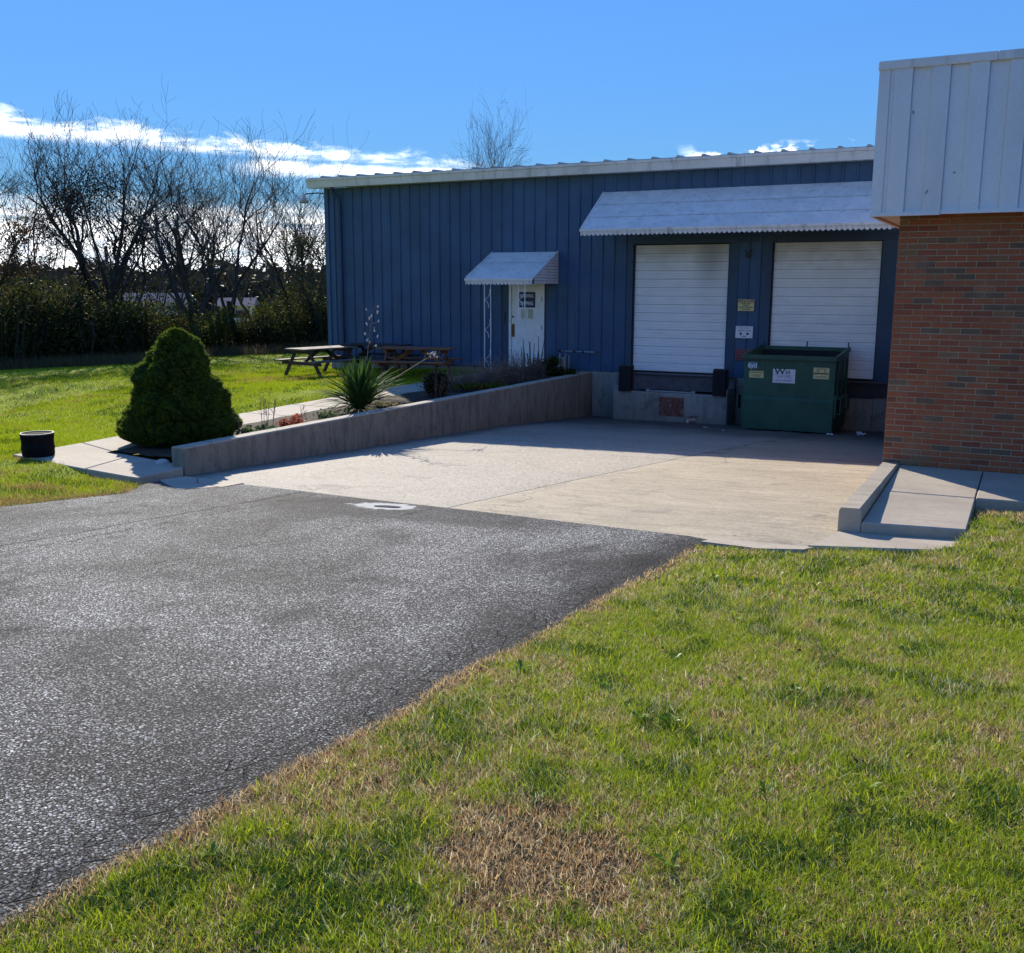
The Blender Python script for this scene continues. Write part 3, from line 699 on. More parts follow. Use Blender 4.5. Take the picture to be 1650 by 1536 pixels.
# wall lamp on its bracket at the far left corner
wl = thing('wall_lamp', 'small barn lamp on a bracket at the far left corner under the eave', 'lamp', (-18.43, 23.95, 2.56))
MB().tube([(0, 0, .02), (-.15, -.02, .04), (-.62, -.05, .03), (-.66, -.05, -.02)], .018, 6).obj('bracket', 'dark_metal', wl)
MB().lathe([(.0, .06), (.05, .05), (.06, -.03), (.13, -.10), (.135, -.16), (.11, -.13), (.0, -.11)], 14, (-.66, -.05, -.06)).obj('lamp_shade', 'soffit', wl, smooth=True)

# ------------------------------------------------------------------ awnings
def scallop(b_, xa, xb, y, z1, z0, pitch, dy=.012):
    n_ = int((xb-xa)/pitch*6); 
    for i in range(n_+1):
        x = xa+(xb-xa)*i/n_; ph = 2*math.pi*(x-xa)/pitch; yy_ = y+dy*math.sin(ph); zz = z0+.022*(1-abs(math.cos(ph/2)))*2-.0
        b_.v += [(x, yy_, z1), (x, yy_, zz), (x, yy_+.003, z1), (x, yy_+.003, zz)]
    for i in range(n_):
        k = i*4; b_.f += [(k, k+1, k+5, k+4), (k+2, k+6, k+7, k+3), (k+1, k+3, k+7, k+5)]
def awning(t, xa, xb, zb, zf, yf, seams, pitch, side):
    """ribbed sheet from wall (YW-.03, zb) down to (yf, zf)"""
    yb = YW-.034; L = math.hypot(yb-yf, zb-zf)
    ts = [0]+seams+[1]
    for i in range(len(ts)-1):
        t0, t1 = ts[i]+.002, ts[i+1]-.002; b_ = MB(); nr = max(3, int((t1-t0)*L/.05))
        for k in range(nr*2+1):
            tt = t0+(t1-t0)*k/(nr*2); y = yb+(yf-yb)*tt; z = zb+(zf-zb)*tt+(.006 if k % 2 else 0)+.006*(len(ts)-i)
            b_.v += [(xa, y, z), (xb, y, z)]
        for k in range(nr*2): b_.f.append((2*k, 2*k+2, 2*k+3, 2*k+1))
        n0 = len(b_.v); b_.v += [(p[0], p[1]+.004, p[2]-.012) for p in b_.v[:n0]]
        for k in range(nr*2): b_.f.append((n0+2*k, n0+2*k+1, n0+2*k+3, n0+2*k+2))
        b_.obj('roof_sheet', 'awning_white', t)
    bxo('front_gutter', (xa-.04, yf-.035, zf-.055), (xb-.02, yf+.02, zf+.012), 'gutter_white', t, .006)
    b_ = MB(); scallop(b_, xa-.02, xb-.03, yf-.016, zf-.055, zf-.15, pitch); b_.obj('valance', 'gutter_white', t)
    for x in (xa-.012, xb): 
        MB().beam((x, yb, zb+.02), (x, yf, zf+.02), .022, .05).obj('edge_trim', 'gutter_white', t)
    if side:
        for s_ in range(side):
            z0 = zf-.12+(zb-zf+.12)*s_/side; z1 = zf-.12+(zb-zf+.12)*(s_+1)/side-.006
            y0 = yf if z0 < zf else yf+(yb-yf)*(z0-zf)/(zb-zf)
            y1 = yf if z1 < zf else yf+(yb-yf)*(z1-zf)/(zb-zf)
            b_ = MB(); b_.add([(xb+.004, y0+.02, z0), (xb+.004, yb, z0), (xb+.016, yb, z0+.01), (xb+.016, y0+.02, z0+.01), (xb+.004, y1+.02, z1), (xb+.004, yb, z1)],
                             [(3, 2, 5, 4), (0, 1, 2, 3), (0, 4, 5, 1), (0, 3, 4), (1, 5, 2)]); b_.obj('side_slat', 'gutter_white', t)
    # frame rafters under the sheet
    nb = max(2, int((xb-xa)/1.2))
    for k in range(nb+1):
        x = xa+.05+(xb-xa-.1)*k/nb; MB().beam((x, yb, zb-.04), (x, yf+.03, zf-.03), .025, .03).obj('rafter', 'galvanised', t)
a1 = thing('dock_awning', 'long pale scalloped awning over the two dock doors', 'awning')
awning(a1, -9.84, -2.80, 2.27, 1.33, 22.60, [.36, .70], .112, 0)
a2 = thing('door_awning', 'small pale sloping awning over the shipping entrance door', 'awning')
awning(a2, -12.96, -11.07, .86, .19, 22.55, [.42], .105, 11)
# wrought support columns, two rods and scrolls each
def post(xa, xb, lab):
    t = thing('awning_post', lab, 'post', (xa, 22.66, -2.2), 0, 'white scrollwork posts carrying the small awning')
    w_ = xb-xa
    for x in (0, w_): MB().tube([(x, 0, 0.0), (x+.005, 0, 1.2), (x, 0, 2.26)], .013, 6).obj('rod', 'post_white', t)
    for z0 in (.25, 1.0, 1.75):
        pts = []
        for i in range(22):
            q = i/21; r_ = (w_/2-.02)*(1 if q > .4 else .35+q*1.6); a_ = q*2.2*math.pi
            pts.append((w_/2+r_*math.cos(a_), 0, z0+.02+.22*q*2-.1+r_*.6*math.sin(a_)))
        MB().tube(pts, .006, 4).obj('scroll', 'post_white', t)
post(-12.50, -12.32, 'white scrollwork post at the left end of the small awning')
post(-11.53, -11.36, 'white scrollwork post in front of the shipping door')

# ------------------------------------------------------------------ signs on the pier
s1 = thing('caution_sign', 'yellow warning sign with a brown top band between the dock doors', 'sign', (-6.185, YW-.045, -.415))
bxo('sign_plate', (-.19, -.004, -.135), (.19, .006, .135), 'paper_yellow', s1); bxo('sign_band', (-.18, -.0065, .065), (.18, -.0042, .125), 'band_brown', s1)
text('NOTICE', .05, 'paper_yellow', s1, (0, -.008, .093), sx=1.3)
for i, (tx, sz) in enumerate((('DOES NOT', .046), ('ENTER', .044), ('ONLY TRAILERS', .045), ('AT DOCK', .044))): text(tx, sz, 'ink', s1, (0, -.0055, .038-i*.045), sx=.98)
s2 = thing('notice_board', 'white notice with small print between the dock doors', 'sign', (-6.20, YW-.045, -1.045))
bxo('sign_plate', (-.205, -.004, -.14), (.205, .006, .14), 'paper_white', s2)
text('PLEASE CHECK IN', .032, 'ink_violet', s2, (0, -.0055, .095)); text('RECEIVING   HOURS', .034, 'ink', s2, (0, -.0055, .035))
b_ = MB(); b_.box((-.10, -.0056, -.065), (-.055, -.0042, -.01)); b_.box((.055, -.0056, -.06), (.11, -.0042, -.012)); b_.box((-.04, -.0056, -.105), (.05, -.0042, -.09)); b_.obj('printed_mark', 'ink', s2)
s3 = thing('faded_sign', 'faded red sign low between the doors, half behind the dumpster', 'sign', (-6.20, YW-.045, -1.58))
bxo('sign_plate', (-.19, -.004, -.13), (.19, .006, .13), 'faded_red', s3)
b_ = MB()
for z in (-.115, -.04, .02, .065, .112): b_.box((-.17, -.0056, z-.006), (.17, -.0042, z+.006))
for x in (-.17, -.05, .10, .165): b_.box((x-.006, -.0062, -.115), (x+.006, -.0057, .112))
b_.obj('printed_mark', 'faded_red_line', s3)

# ------------------------------------------------------------------ loading dock fittings
ld = thing('loading_dock', 'concrete dock pit with steel leveler plate under the left dock door', 'loading dock')
b_ = MB(); b_.cbox((-9.20, 23.22, -3.5), (-6.34, YW+.095, -2.50), .012); b_.obj('pit_block', 'foundation_concrete', ld)
bxo('pit_cheek', (-9.20, 23.24, -2.498), (-9.06, YW+.095, -2.36), 'foundation_concrete', ld)
bxo('pit_cheek', (-6.46, 23.24, -2.498), (-6.34, YW+.095, -2.36), 'foundation_concrete', ld)
b_ = MB(); b_.add([(-8.72, 23.34, -2.44), (-6.72, 23.34, -2.44), (-6.72, 23.30, -2.10), (-8.72, 23.30, -2.10), (-8.72, YW+.06, -2.095), (-6.72, YW+.06, -2.095), (-8.72, YW+.06, -2.44), (-6.72, YW+.06, -2.44)],
                  [(0, 1, 2, 3), (3, 2, 5, 4), (0, 3, 4, 6), (1, 7, 5, 2), (0, 6, 7, 1)]); b_.obj('leveler_plate', 'leveler_steel', ld)
bxo('leveler_lip', (-8.72, 23.27, -2.10), (-6.72, 23.34, -2.065), 'dark_metal', ld)
MB().box((-8.30, 23.27, -2.485), (-7.15, 23.31, -2.455)).box((-8.36, 23.255, -2.495), (-8.27, 23.32, -2.435)).box((-7.22, 23.255, -2.495), (-7.13, 23.32, -2.435)).obj('hinge_bar', 'galvanised', ld)
b_ = MB(); b_.box((-8.00, 23.212, -3.05), (-7.38, 23.218, -2.60)); b_.obj('steel_plate', 'rusty_plate', ld)
for x, lab in ((-9.03, 'black rubber bumper at the left of the dock pit'), (-6.68, 'black rubber bumper at the right of the dock pit')):
    t = thing('dock_bumper', lab, 'bumper', (x, 23.30, -2.50), 0, 'black rubber bumpers either side of the dock pit')
    for k in range(6): bxo('rubber_block', (k*.051, -.16, 0), (k*.051+.048, 0, .60), 'rubber', t, .006)
    bxo('back_plate', (-.03, .002, -.02), (.33, .02, .62), 'dark_metal', t)
bxo('bracket_plate', (-9.20, YW-.08, -2.36), (-9.06, YW-.02, -1.95), 'dark_metal', ld)
bxo('bracket_plate', (-6.37, YW-.10, -2.62), (-6.34, YW-.02, -2.16), 'rusty_plate', ld)
l2 = thing('dock_leveler', 'dark recessed dock plate under the right door behind the dumpster', 'dock plate')
bxo('leveler_lip', (-5.60, YW-.10, -2.12), (-2.90, YW+.02, -2.085), 'leveler_steel', l2)
bxo('leveler_plate', (-5.58, YW-.02, -2.45), (-2.92, YW+.02, -2.125), 'dark_metal', l2)

# gas meter and pipe
gm = thing('gas_meter', 'grey gas meter with a pipe against the blue wall right of the shipping door', 'meter', (-10.80, 23.72, -2.12))
b_ = MB(); b_.cbox((-.12, -.11, .0), (.12, .11, .34), .03); b_.obj('meter_body', 'galvanised', gm)
b_ = MB(); b_.box((-.11, -.118, .19), (-.01, -.1105, .26)); b_.box((-.11, -.118, .11), (-.02, -.1105, .155)); b_.obj('dial_plate', 'paper_white', gm)
MB().tube([(-.08, 0, .34), (-.08, 0, .50), (.02, 0, .50)], .022, 8).tube([(.07, 0, .34), (.07, 0, .50), (.86, .0, .495), (.86, .30, .49)], .020, 8).tube([(.18, 0, -.25), (.18, 0, .40), (.07, 0, .42)], .018, 8).obj('pipe', 'galvanised', gm)
MB().tube([(-.12, 0, .50), (-.04, 0, .50)], .045, 10).tube([(.30, 0, .5), (.36, 0, .5)], .032, 8).tube([(.55, 0, .497), (.60, 0, .497)], .03, 8).obj('valve', 'dark_metal', gm)

# ------------------------------------------------------------------ dumpster
dp = thing('dumpster', 'dark green steel dumpster with stickers parked before the right dock door', 'dumpster', (-5.72, 22.2, -3.115))
WD, DE, HT = 1.95, 1.62, 1.68
b_ = MB()   # front: upper face, fold line, lower face
b_.add([(0, 0, .04), (WD, 0, .04), (WD, .0, .71), (0, 0, .71), (.0, .035, .745), (WD, .035, .745), (WD, .035, 1.60), (0, .035, 1.60)], [(0, 1, 2, 3), (3, 2, 5, 4), (4, 5, 6, 7)])
b_.add([(0, .07, .04), (WD, .07, .04), (WD, .07, 1.60), (0, .07, 1.60)], [(3, 2, 1, 0)]); b_.add([(0, 0, .04), (WD, 0, .04), (WD, .07, .04), (0, .07, .04)], [(3, 2, 1, 0)])
b_.obj('front_panel', 'dumpster_green', dp)
MB().box((.06, -.008, .10), (WD-.06, -.002, .695)).obj('lower_plate', 'dumpster_green', dp)
for x in (0, WD-.03):
    MB().add([(x, .072, .04), (x+.03, .072, .04), (x+.03, DE, .04), (x, DE, .04), (x, .072, 1.60), (x+.03, .072, 1.60), (x+.03, DE+.05, 1.72), (x, DE+.05, 1.72)],
             [(0, 3, 2, 1), (4, 5, 6, 7), (0, 1, 5, 4), (1, 2, 6, 5), (2, 3, 7, 6), (3, 0, 4, 7)]).obj('side_panel', 'dumpster_green', dp)
bxo('back_panel', (.031, DE-.03, .04), (WD-.031, DE, 1.70), 'dumpster_dark', dp)  # shade inside the bin put into the panel's near-black colour
bxo('floor_plate', (.031, .071, .04), (WD-.031, DE-.031, .08), 'dumpster_dark', dp)
b_ = MB(); b_.box((-.035, -.02, 1.575), (WD+.035, .05, 1.665)); b_.obj('rim_bar', 'dumpster_green', dp)
for x in (-.035, WD-.015): MB().beam((x+.025, .055, 1.62), (x+.025, DE+.05, 1.75), .05, .09).obj('rim_bar', 'dumpster_green', dp)
bxo('rim_bar', (-.03, DE+.01, 1.70), (WD+.03, DE+.07, 1.78), 'dumpster_green', dp)
for x in (.02, WD*.52, WD-.02): MB().box((x-.012, DE+.02, 1.78), (x+.012, DE+.05, 1.90)).obj('lid_lug', 'dark_metal', dp)
for sx_ in (-1, 1):     # fork pockets
    xa = -.14 if sx_ < 0 else WD+.002; xb = -.002 if sx_ < 0 else WD+.14
    b_ = MB()
    b_.box((xa, .10, .44), (xb, 1.30, .455)); b_.box((xa, .10, .765), (xb, 1.30, .78)); xo = xa if sx_ < 0 else xb-.015
    b_.box((xo, .10, .455), (xo+.015, .42, .765)); b_.box((xo, .95, .455), (xo+.015, 1.30, .765)); b_.obj('fork_pocket', 'dumpster_green', dp)
    bxo('pocket_plate', (xa if sx_ > 0 else -.045, .062, .36), (xa+.05 if sx_ > 0 else -.003, .097, .84), 'dumpster_green', dp)
for x in (.35, .9, 1.45): MB().box((WD+.002, x-.03, .80), (WD+.03, x+.03, 1.56)).obj('side_rib', 'dumpster_green', dp)
for x in (.03, .95, WD-.17): bxo('foot_skid', (x, .05, -.01), (x+.14, DE-.1, .038), 'leveler_steel', dp)
bxo('inside_shade', (.035, .08, .09), (WD-.035, DE-.035, 1.0), 'dumpster_dark', dp)  # solid dark block added, standing in for the shade inside the bin
def sticker(x0, x1, z0, z1, mat):
    o_ = bxo('sticker', (x0, .028, z0), (x1, .0345, z1), mat, dp); return o_
s_ = sticker(.10, .27, 1.37, 1.49, 'teal'); text('6yd', .145, 'paper_white', s_, (.185, .0265, 1.43))
MB().box((.10, .0262, 1.37), (.27, .0277, 1.378)).box((.10, .0262, 1.482), (.27, .0277, 1.49)).obj('sticker_border', 'paper_white', s_)
s_ = sticker(.12, .44, 1.16, 1.31, 'paper_yellow'); text('DANGER  PELIGRO', .034, 'ink', s_, (.28, .0265, 1.275), sx=1.05); text('NO TRESPASSING\nSTAY CLEAR', .026, 'ink', s_, (.28, .0265, 1.205))
s_ = sticker(.64, 1.12, 1.07, 1.37, 'paper_white'); text('W', .19, 'ink_green', s_, (.79, .0265, 1.31), sx=1.15, ext=.001); text('M', .13, 'ink_grey', s_, (.96, .0265, 1.305), sx=1.15)
text('WASTE', .07, 'ink_grey', s_, (.88, .0265, 1.20), sx=1.3); text('MANAGEMENT', .056, 'ink_grey', s_, (.88, .0265, 1.125), sx=1.0)
b_ = MB(); random.seed(3)
for k in range(16):
    x = .66+random.random()*.42; z = 1.09+random.random()*.12; b_.beam((x, .0272, z), (x+random.uniform(-.06, .06), .0272, z+random.uniform(-.07, .07)), .003, .004, (0, 1, 0))
b_.beam((.65, .0272, 1.245), (1.11, .0272, 1.235), .003, .005, (0, 1, 0)); b_.beam((.69, .0272, 1.36), (.70, .0272, 1.25), .003, .004, (0, 1, 0)); b_.obj('cracked_print', 'ink_violet', s_)
s_ = sticker(1.50, 1.83, 1.19, 1.43, 'paper_yellow'); text('CAUTION', .036, 'ink', s_, (1.665, .0265, 1.40), sx=1.3); text('DO NOT PLAY ON OR AROUND', .024, 'ink', s_, (1.665, .0265, 1.30), sx=.9)
b_ = MB(); b_.box((1.51, .0265, 1.295), (1.82, .0277, 1.318)); b_.tube([(1.59, .0277, 1.355), (1.59, .0262, 1.355)], .018, 10); b_.obj('printed_mark', 'ink', s_)
b_ = MB(); b_.tube([(1.74, .0277, 1.355), (1.74, .0262, 1.355)], .022, 10); b_.obj('printed_mark', 'band_brown', s_)
text('NO JUEGUE CERCA', .028, 'ink', s_, (1.665, .0265, 1.235))

# ------------------------------------------------------------------ litter on the ramp
def scrap(x, y, lab, s0, seed, flat=.3, up=0, z=None):
    b_ = MB(); nn = 5; random.seed(seed)
    for i in range(nn):
        for k in range(nn):
            b_.v.append(((i/(nn-1)-.5)*s0*(1+.3*random.random()), (k/(nn-1)-.5)*s0*.7*(1+.3*random.random()), random.random()*s0*flat))
    for i in range(nn-1):
        for k in range(nn-1):
            q = i*nn+k; b_.f.append((q, q+1, q+nn+1, q+nn))
    o_ = b_.obj('litter', 'scrap'); o_.location = (x, y, (z if z is not None else floor(x, y)+.014)); o_.rotation_euler = (up, 0, seed); tag(o_, lab, 'litter'); return o_
scrap(-7.12, 23.10, 'white paper scrap standing against the dock block right of the rusty plate', .26, 4, .3, 1.1, floor(-7.1, 23.1)+.10)
scrap(-3.75, 21.95, 'curled white scrap at the front right foot of the dumpster', .15, 8, .3)
scrap(-3.20, 22.6, 'crumpled grey plastic bag right of the dumpster by the brick wall', .26, 5, .2)
scrap(-6.45, 21.9, 'small white scrap on the stained floor left of the dumpster', .09, 6, .3)
scrap(-5.9, 21.4, 'tiny white chip on the concrete below the dumpster corner', .06, 9, .3)

# ------------------------------------------------------------------ brick building
bb = thing('brick_building', 'red brick building corner with a pale metal parapet at the right', 'building')
BX, BYF, BL, BH, BZ0, BZ1 = -1.49, 12.30, .2058, .0658, -2.02, .80
bxo('mortar_core', (BX+.008, BYF+.008, -3.3), (6, 23.7, BZ1+.02), 'mortar', bb)
def brick_mesh(l, mat, dy=.04):
    b_ = MB(); h = BH-.011; c = .004
    b_.v = [(0, dy, 0), (l, dy, 0), (l, dy, h), (0, dy, h), (0, c, 0), (l, c, 0), (l, c, h), (0, c, h), (c, 0, c), (l-c, 0, c), (l-c, 0, h-c), (c, 0, h-c)]
    b_.f = [(0, 4, 7, 3), (1, 2, 6, 5), (0, 1, 5, 4), (3, 7, 6, 2), (4, 5, 9, 8), (5, 6, 10, 9), (6, 7, 11, 10), (7, 4, 8, 11), (8, 9, 10, 11)]
    return b_
ncour = int((BZ1-BZ0)/BH)+1; bricks = []
random.seed(11)
for c_ in range(ncour):
    z = BZ0+c_*BH+.006; x = BX
    first = .092 if c_ % 2 else BL-.010
    ln = first
    while x < 6:
        bricks.append((x, z, ln)); x += ln+.010; ln = BL-.010
bricks.sort(key=lambda q: 0 if (q[0] < -.02 and q[1] < .72) else 1)
meB = {}
rest = MB()
fullm = brick_mesh(BL-.010, 'brick_part').mesh('brick', 'brick_part'); halfm = brick_mesh(.092, 'brick_part').mesh('brick', 'brick_part')
vis = [q for q in bricks if q[0] < -.05 and q[1] < .74]
vis = sorted(vis, key=lambda q: q[1])[:298]; vset = set((round(q[0], 3), round(q[1], 3)) for q in vis)
for x, z, ln in bricks:
    dy = random.uniform(-.0035, .003)
    if (round(x, 3), round(z, 3)) in vset:
        link('brick', fullm if ln > .15 else halfm, bb, (x, BYF+dy, z))
    else:
        q = brick_mesh(ln, '', .02); rest.add([(p[0]+x, p[1]+BYF+dy, p[2]+z) for p in q.v], q.f)
for c_ in range(ncour+18):                           # west face, goes down to the ramp floor
    z = BZ0+(c_-18)*BH+.006; y = BYF+.045; ln = .15 if c_ % 2 else BL-.010
    while y < 23.6:
        q = brick_mesh(ln, '', .02); dx_ = random.uniform(-.003, .003)
        rest.add([(BX+p[1]+dx_, y+ln-p[0], p[2]+z) for p in q.v], q.f); y += ln+.010; ln = BL-.010
rest.obj('brick_courses', 'brick_far', bb, kind='stuff')
# parapet of standing panels
FY, FX, FZ0, FZ1 = 12.02, -1.77, .80, 2.30
pw = .186
def strip(wd, h, back):
    b_ = MB(); d0 = .024 if back else 0; q = .004
    b_.add([(0, .03, 0), (0, d0+q, 0), (q, d0, 0), (wd-q, d0, 0), (wd, d0+q, 0), (wd, .03, 0), (0, .03, h), (0, d0+q, h), (q, d0, h), (wd-q, d0, h), (wd, d0+q, h), (wd, .03, h)],
           [(0, 1, 7, 6), (1, 2, 8, 7), (2, 3, 9, 8), (3, 4, 10, 9), (4, 5, 11, 10), (5, 4, 3, 2, 1, 0), (6, 7, 8, 9, 10, 11)])
    return b_.mesh('parapet_panel', 'fascia_white')
sm_ = [strip(pw-.0015, FZ1-FZ0, False), strip(pw-.0015, FZ1-FZ0, True)]
b_ = MB(); b_.box((FX, FY, FZ0), (FX+.115, FY+.03, FZ1)); b_.obj('corner_flashing', 'fascia_white', bb)
b_ = MB(); b_.box((FX+.117, FY+.008, FZ0), (FX+.155, FY+.03, FZ1)); b_.obj('corner_flashing', 'fascia_white', bb)
for k in range(40): link('parapet_panel', sm_[k % 2], bb, (FX+.157+k*pw, FY+(.002 if k % 2 else 0), FZ0))
for k in range(62):
    o_ = link('parapet_panel', sm_[k % 2], bb, (FX, FY+.04+(k+1)*pw, FZ0)); o_.rotation_euler = (0, 0, -math.pi/2)
bxo('parapet_core', (FX+.035, FY+.035, FZ0+.02), (6, 23.5, FZ1), 'fascia_white', bb)
for i, (xa, xb) in enumerate(((FX-.012, -.62), (-.617, .6), (.603, 6))): bxo('coping', (xa, FY-.014-.001*i, FZ1-.005), (xb, FY+.10, 2.385), 'gutter_white', bb, .005)
bxo('coping', (FX-.012, FY+.103, FZ1-.005), (FX+.10, 23.5, 2.385), 'gutter_white', bb, .005)
bxo('drip_trim', (FX-.004, FY-.012, FZ0-.03), (-1.06, FY+.03, FZ0+.008), 'fascia_white', bb)
bxo('drip_trim', (-1.055, FY-.015, FZ0-.022), (6, FY+.03, FZ0+.014), 'fascia_white', bb)
bxo('drip_trim', (FX-.012, FY+.035, FZ0-.03), (FX+.03, 23.5, FZ0+.005), 'soffit', bb)
bxo('soffit', (FX+.032, FY+.031, FZ0-.005), (6, BYF+.02, FZ0+.015), 'soffit', bb)
bxo('soffit', (FX+.032, BYF+.022, FZ0-.005), (BX+.02, 23.5, FZ0+.015), 'soffit', bb)
bxo('roof_deck', (FX+.04, FY+.10, 2.2), (6, 23.5, 2.29), 'roof_metal', bb)

# ------------------------------------------------------------------ picnic tables
def picnic(name, label, loc, rz, top_m, leg_m, L=1.83):
    t = thing(name, label, 'picnic table', loc, rz, 'picnic tables on the lawn beside the blue wall'); H = .75
    for k in range(5):
        y = -.30+k*.15; bxo('top_board', (-L/2, y-.07, H-.038), (L/2, y+.07, H+random.uniform(-.003, .003)), top_m, t, .006)
    for s_ in (-1, 1):
        for k in range(2):
            y = s_*(.62+k*.135); bxo('seat_board', (-L/2, y-.063, .41), (L/2, y+.063, .448), top_m, t, .006)
    for s_ in (-1, 1):
        x = s_*(L/2-.28)
        for q in (-1, 1): MB().beam((x, q*.72, 0), (x, q*.24, H-.04), .038, .09, (0, 1, 0)).obj('leg', leg_m, t)
        MB().beam((x+s_*.040, -.76, .365), (x+s_*.040, .76, .365), .038, .088).obj('seat_support', leg_m, t)
        MB().beam((x+s_*.040, -.36, H-.085), (x+s_*.040, .36, H-.085), .038, .088).obj('top_support', leg_m, t)
        MB().beam((x-s_*.03, 0, .37), (s_*.10, 0, H-.06), .038, .088).obj('brace', leg_m, t)
    return t
random.seed(5)
ta = picnic('picnic_table', 'weathered grey picnic table in the sun at the corner of the blue wall', (-16.91, 21.70, lawnz(-17.2, 21.7)), R(79), 'wood_grey', 'wood_dark', 1.9)
tb = picnic('picnic_table', 'dark picnic table in the shade behind the yucca', (-16.05, 23.0, lawnz(-15.7, 22.7)), R(5), 'wood_dark', 'wood_dark')
tc = picnic('picnic_table', 'brown stained picnic table against the blue wall right of the yucca', (-13.68, 21.30, lawnz(-13.7, 21.3)), R(14), 'wood_brown', 'wood_brown', 1.9)

# ------------------------------------------------------------------ black tub at the left edge of the slab
tub = thing('planter_tub', 'short black tub with a pale rim on the slab at the left', 'planter tub', (-12.70, 9.67, gz(0, 9.7))); tub.scale = (.9, .9, .95)
MB().lathe([(.0, 0), (.235, 0), (.245, .03), (.245, .10), (.25, .11), (.25, .15), (.243, .16), (.243, .26), (.25, .27), (.252, .33), (.245, .342), (.236, .33), (.232, .05), (.0, .05)], 32).obj('tub_body', 'kettle', tub, smooth=True)
MB().lathe([(.236, .335), (.236, .350), (.252, .350), (.254, .335)], 32).obj('rim', 'rim_metal', tub, smooth=True)
MB().lathe([(.0, .338), (.12, .340), (.234, .336)], 20).obj('earth_fill', 'kettle', tub)
o_ = MB().lathe([(.0, .05), (.05, .045), (.09, .02), (.10, -.01)], 10, (0, 0, 0)).obj('stone', 'stone_pale'); o_.location = (-10.62, 10.02, gz(0, 10)+.01); tag(o_, 'small pale stone on the slab in front of the spruce', 'stone')

# ------------------------------------------------------------------ dwarf spruce
def spruce():
    C0 = Vector((-11.74, 11.47, -2.40)); Hh = 1.76; R0 = .84
    t = thing('dwarf_spruce', 'dense cone-shaped dwarf spruce at the end of the retaining wall', 'shrub', C0)
    hp = [0, .06, .15, .3, .45, .6, .75, .86, .94, .985, 1]; rp_ = [.72, .95, 1.0, .92, .80, .66, .49, .35, .22, .11, 0.0]
    def surf(th, h):
        r_ = R0*float(np.interp(h, hp, rp_)); p = Vector((r_*math.cos(th), r_*math.sin(th), h*Hh))
        q = p*2.3; n_ = noise.noise(q)*.13+noise.noise(q*2.6+Vector((5, 0, 0)))*.085+noise.noise(q*6)*.055+noise.noise(q*13)*.035
        d_, pts_ = noise.voronoi(p*3.0+noise.noise_vector(p*5)*.35); crev = max(0, .16-(d_[1]-d_[0]))*.50
        k = 1.0 if h < .93 else .4
        out = Vector((math.cos(th), math.sin(th), .35))
        return p+out*((n_-crev)*k), out
    NT_, NH = 200, 150; b_ = MB()
    for j_ in range(NH+1):
        for i in range(NT_): b_.v.append(tuple(surf(2*math.pi*i/NT_, j_/NH)[0]))
    for j_ in range(NH):
        for i in range(NT_): b_.f.append((j_*NT_+i, j_*NT_+(i+1) % NT_, (j_+1)*NT_+(i+1) % NT_, (j_+1)*NT_+i))
    b_.f.append(tuple(range(NT_-1, -1, -1)))
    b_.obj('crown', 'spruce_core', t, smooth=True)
    N = 120000; V = np.zeros((N*3, 3), np.float32); rs = random.Random(2)
    for i in range(N):
        th = rs.random()*2*math.pi; h = 1-math.sqrt(rs.random()) if rs.random() < .6 else rs.random()
        p, o2 = surf(th, h); d_ = (o2.normalized()+Vector((rs.uniform(-.9, .9), rs.uniform(-.9, .9), rs.uniform(-.3, 1.0)))).normalized()
        s2 = d_.cross(Vector((rs.uniform(-1, 1), rs.uniform(-1, 1), rs.uniform(-1, 1)))).normalized()*.0075
        p = p-o2*.012; L = rs.uniform(.018, .06)
        V[i*3] = p-s2; V[i*3+1] = p+s2; V[i*3+2] = p+d_*L
    o_ = link('needles', np_mesh('needles', V, 3, np.arange(N*3), 'spruce'), t, kind='stuff')
    MB().tube([(0, 0, -.1), (0, 0, .5)], .05, 8).obj('trunk', 'bark', t)
spruce()

# ------------------------------------------------------------------ yucca
yu = thing('yucca', 'spiky green yucca spilling over the middle of the retaining wall', 'yucca', (-10.98, 15.15, -2.27))
def sword(L, bend, wd):
    b_ = MB(); n_ = 7
    for i in range(n_+1):
        t = i/n_; y = bend*t*t*L; z = L*t*(1-.35*bend*t); w_ = wd*(1-t)**.6*(.5+1.2*min(t, .4))+.0008
        b_.v += [(-w_, y, z), (0, y+.35*w_, z-.0), (w_, y, z)]
    for i in range(n_):
        k = i*3; b_.f += [(k, k+1, k+4, k+3), (k+1, k+2, k+5, k+4)]
    return b_
sw = [sword(.80, .12, .036).mesh('leaf', 'yucca_leaf'), sword(.90, .35, .034).mesh('leaf', 'yucca_leaf'), sword(.76, .6, .032).mesh('leaf', 'yucca_leaf'), sword(.62, .9, .02).mesh('leaf', 'dry_leaf')]
rs = random.Random(4)
for i in range(300):
    tilt = abs(rs.gauss(0, 1))*R(50); tilt = min(tilt, R(98)); a_ = rs.random()*2*math.pi
    dead = tilt > R(70) and rs.random() < .5
    me = sw[3] if dead else sw[0 if tilt < R(25) else 1 if tilt < R(60) else rs.choice((1, 2))]
    o_ = link('leaf', me, yu, (.05*math.cos(a_), .05*math.sin(a_), .05+.15*rs.random()*math.cos(tilt))); 
    o_.rotation_euler = (-tilt, 0, a_-math.pi/2); s_ = rs.uniform(.8, 1.18); o_.scale = (s_, s_, s_)
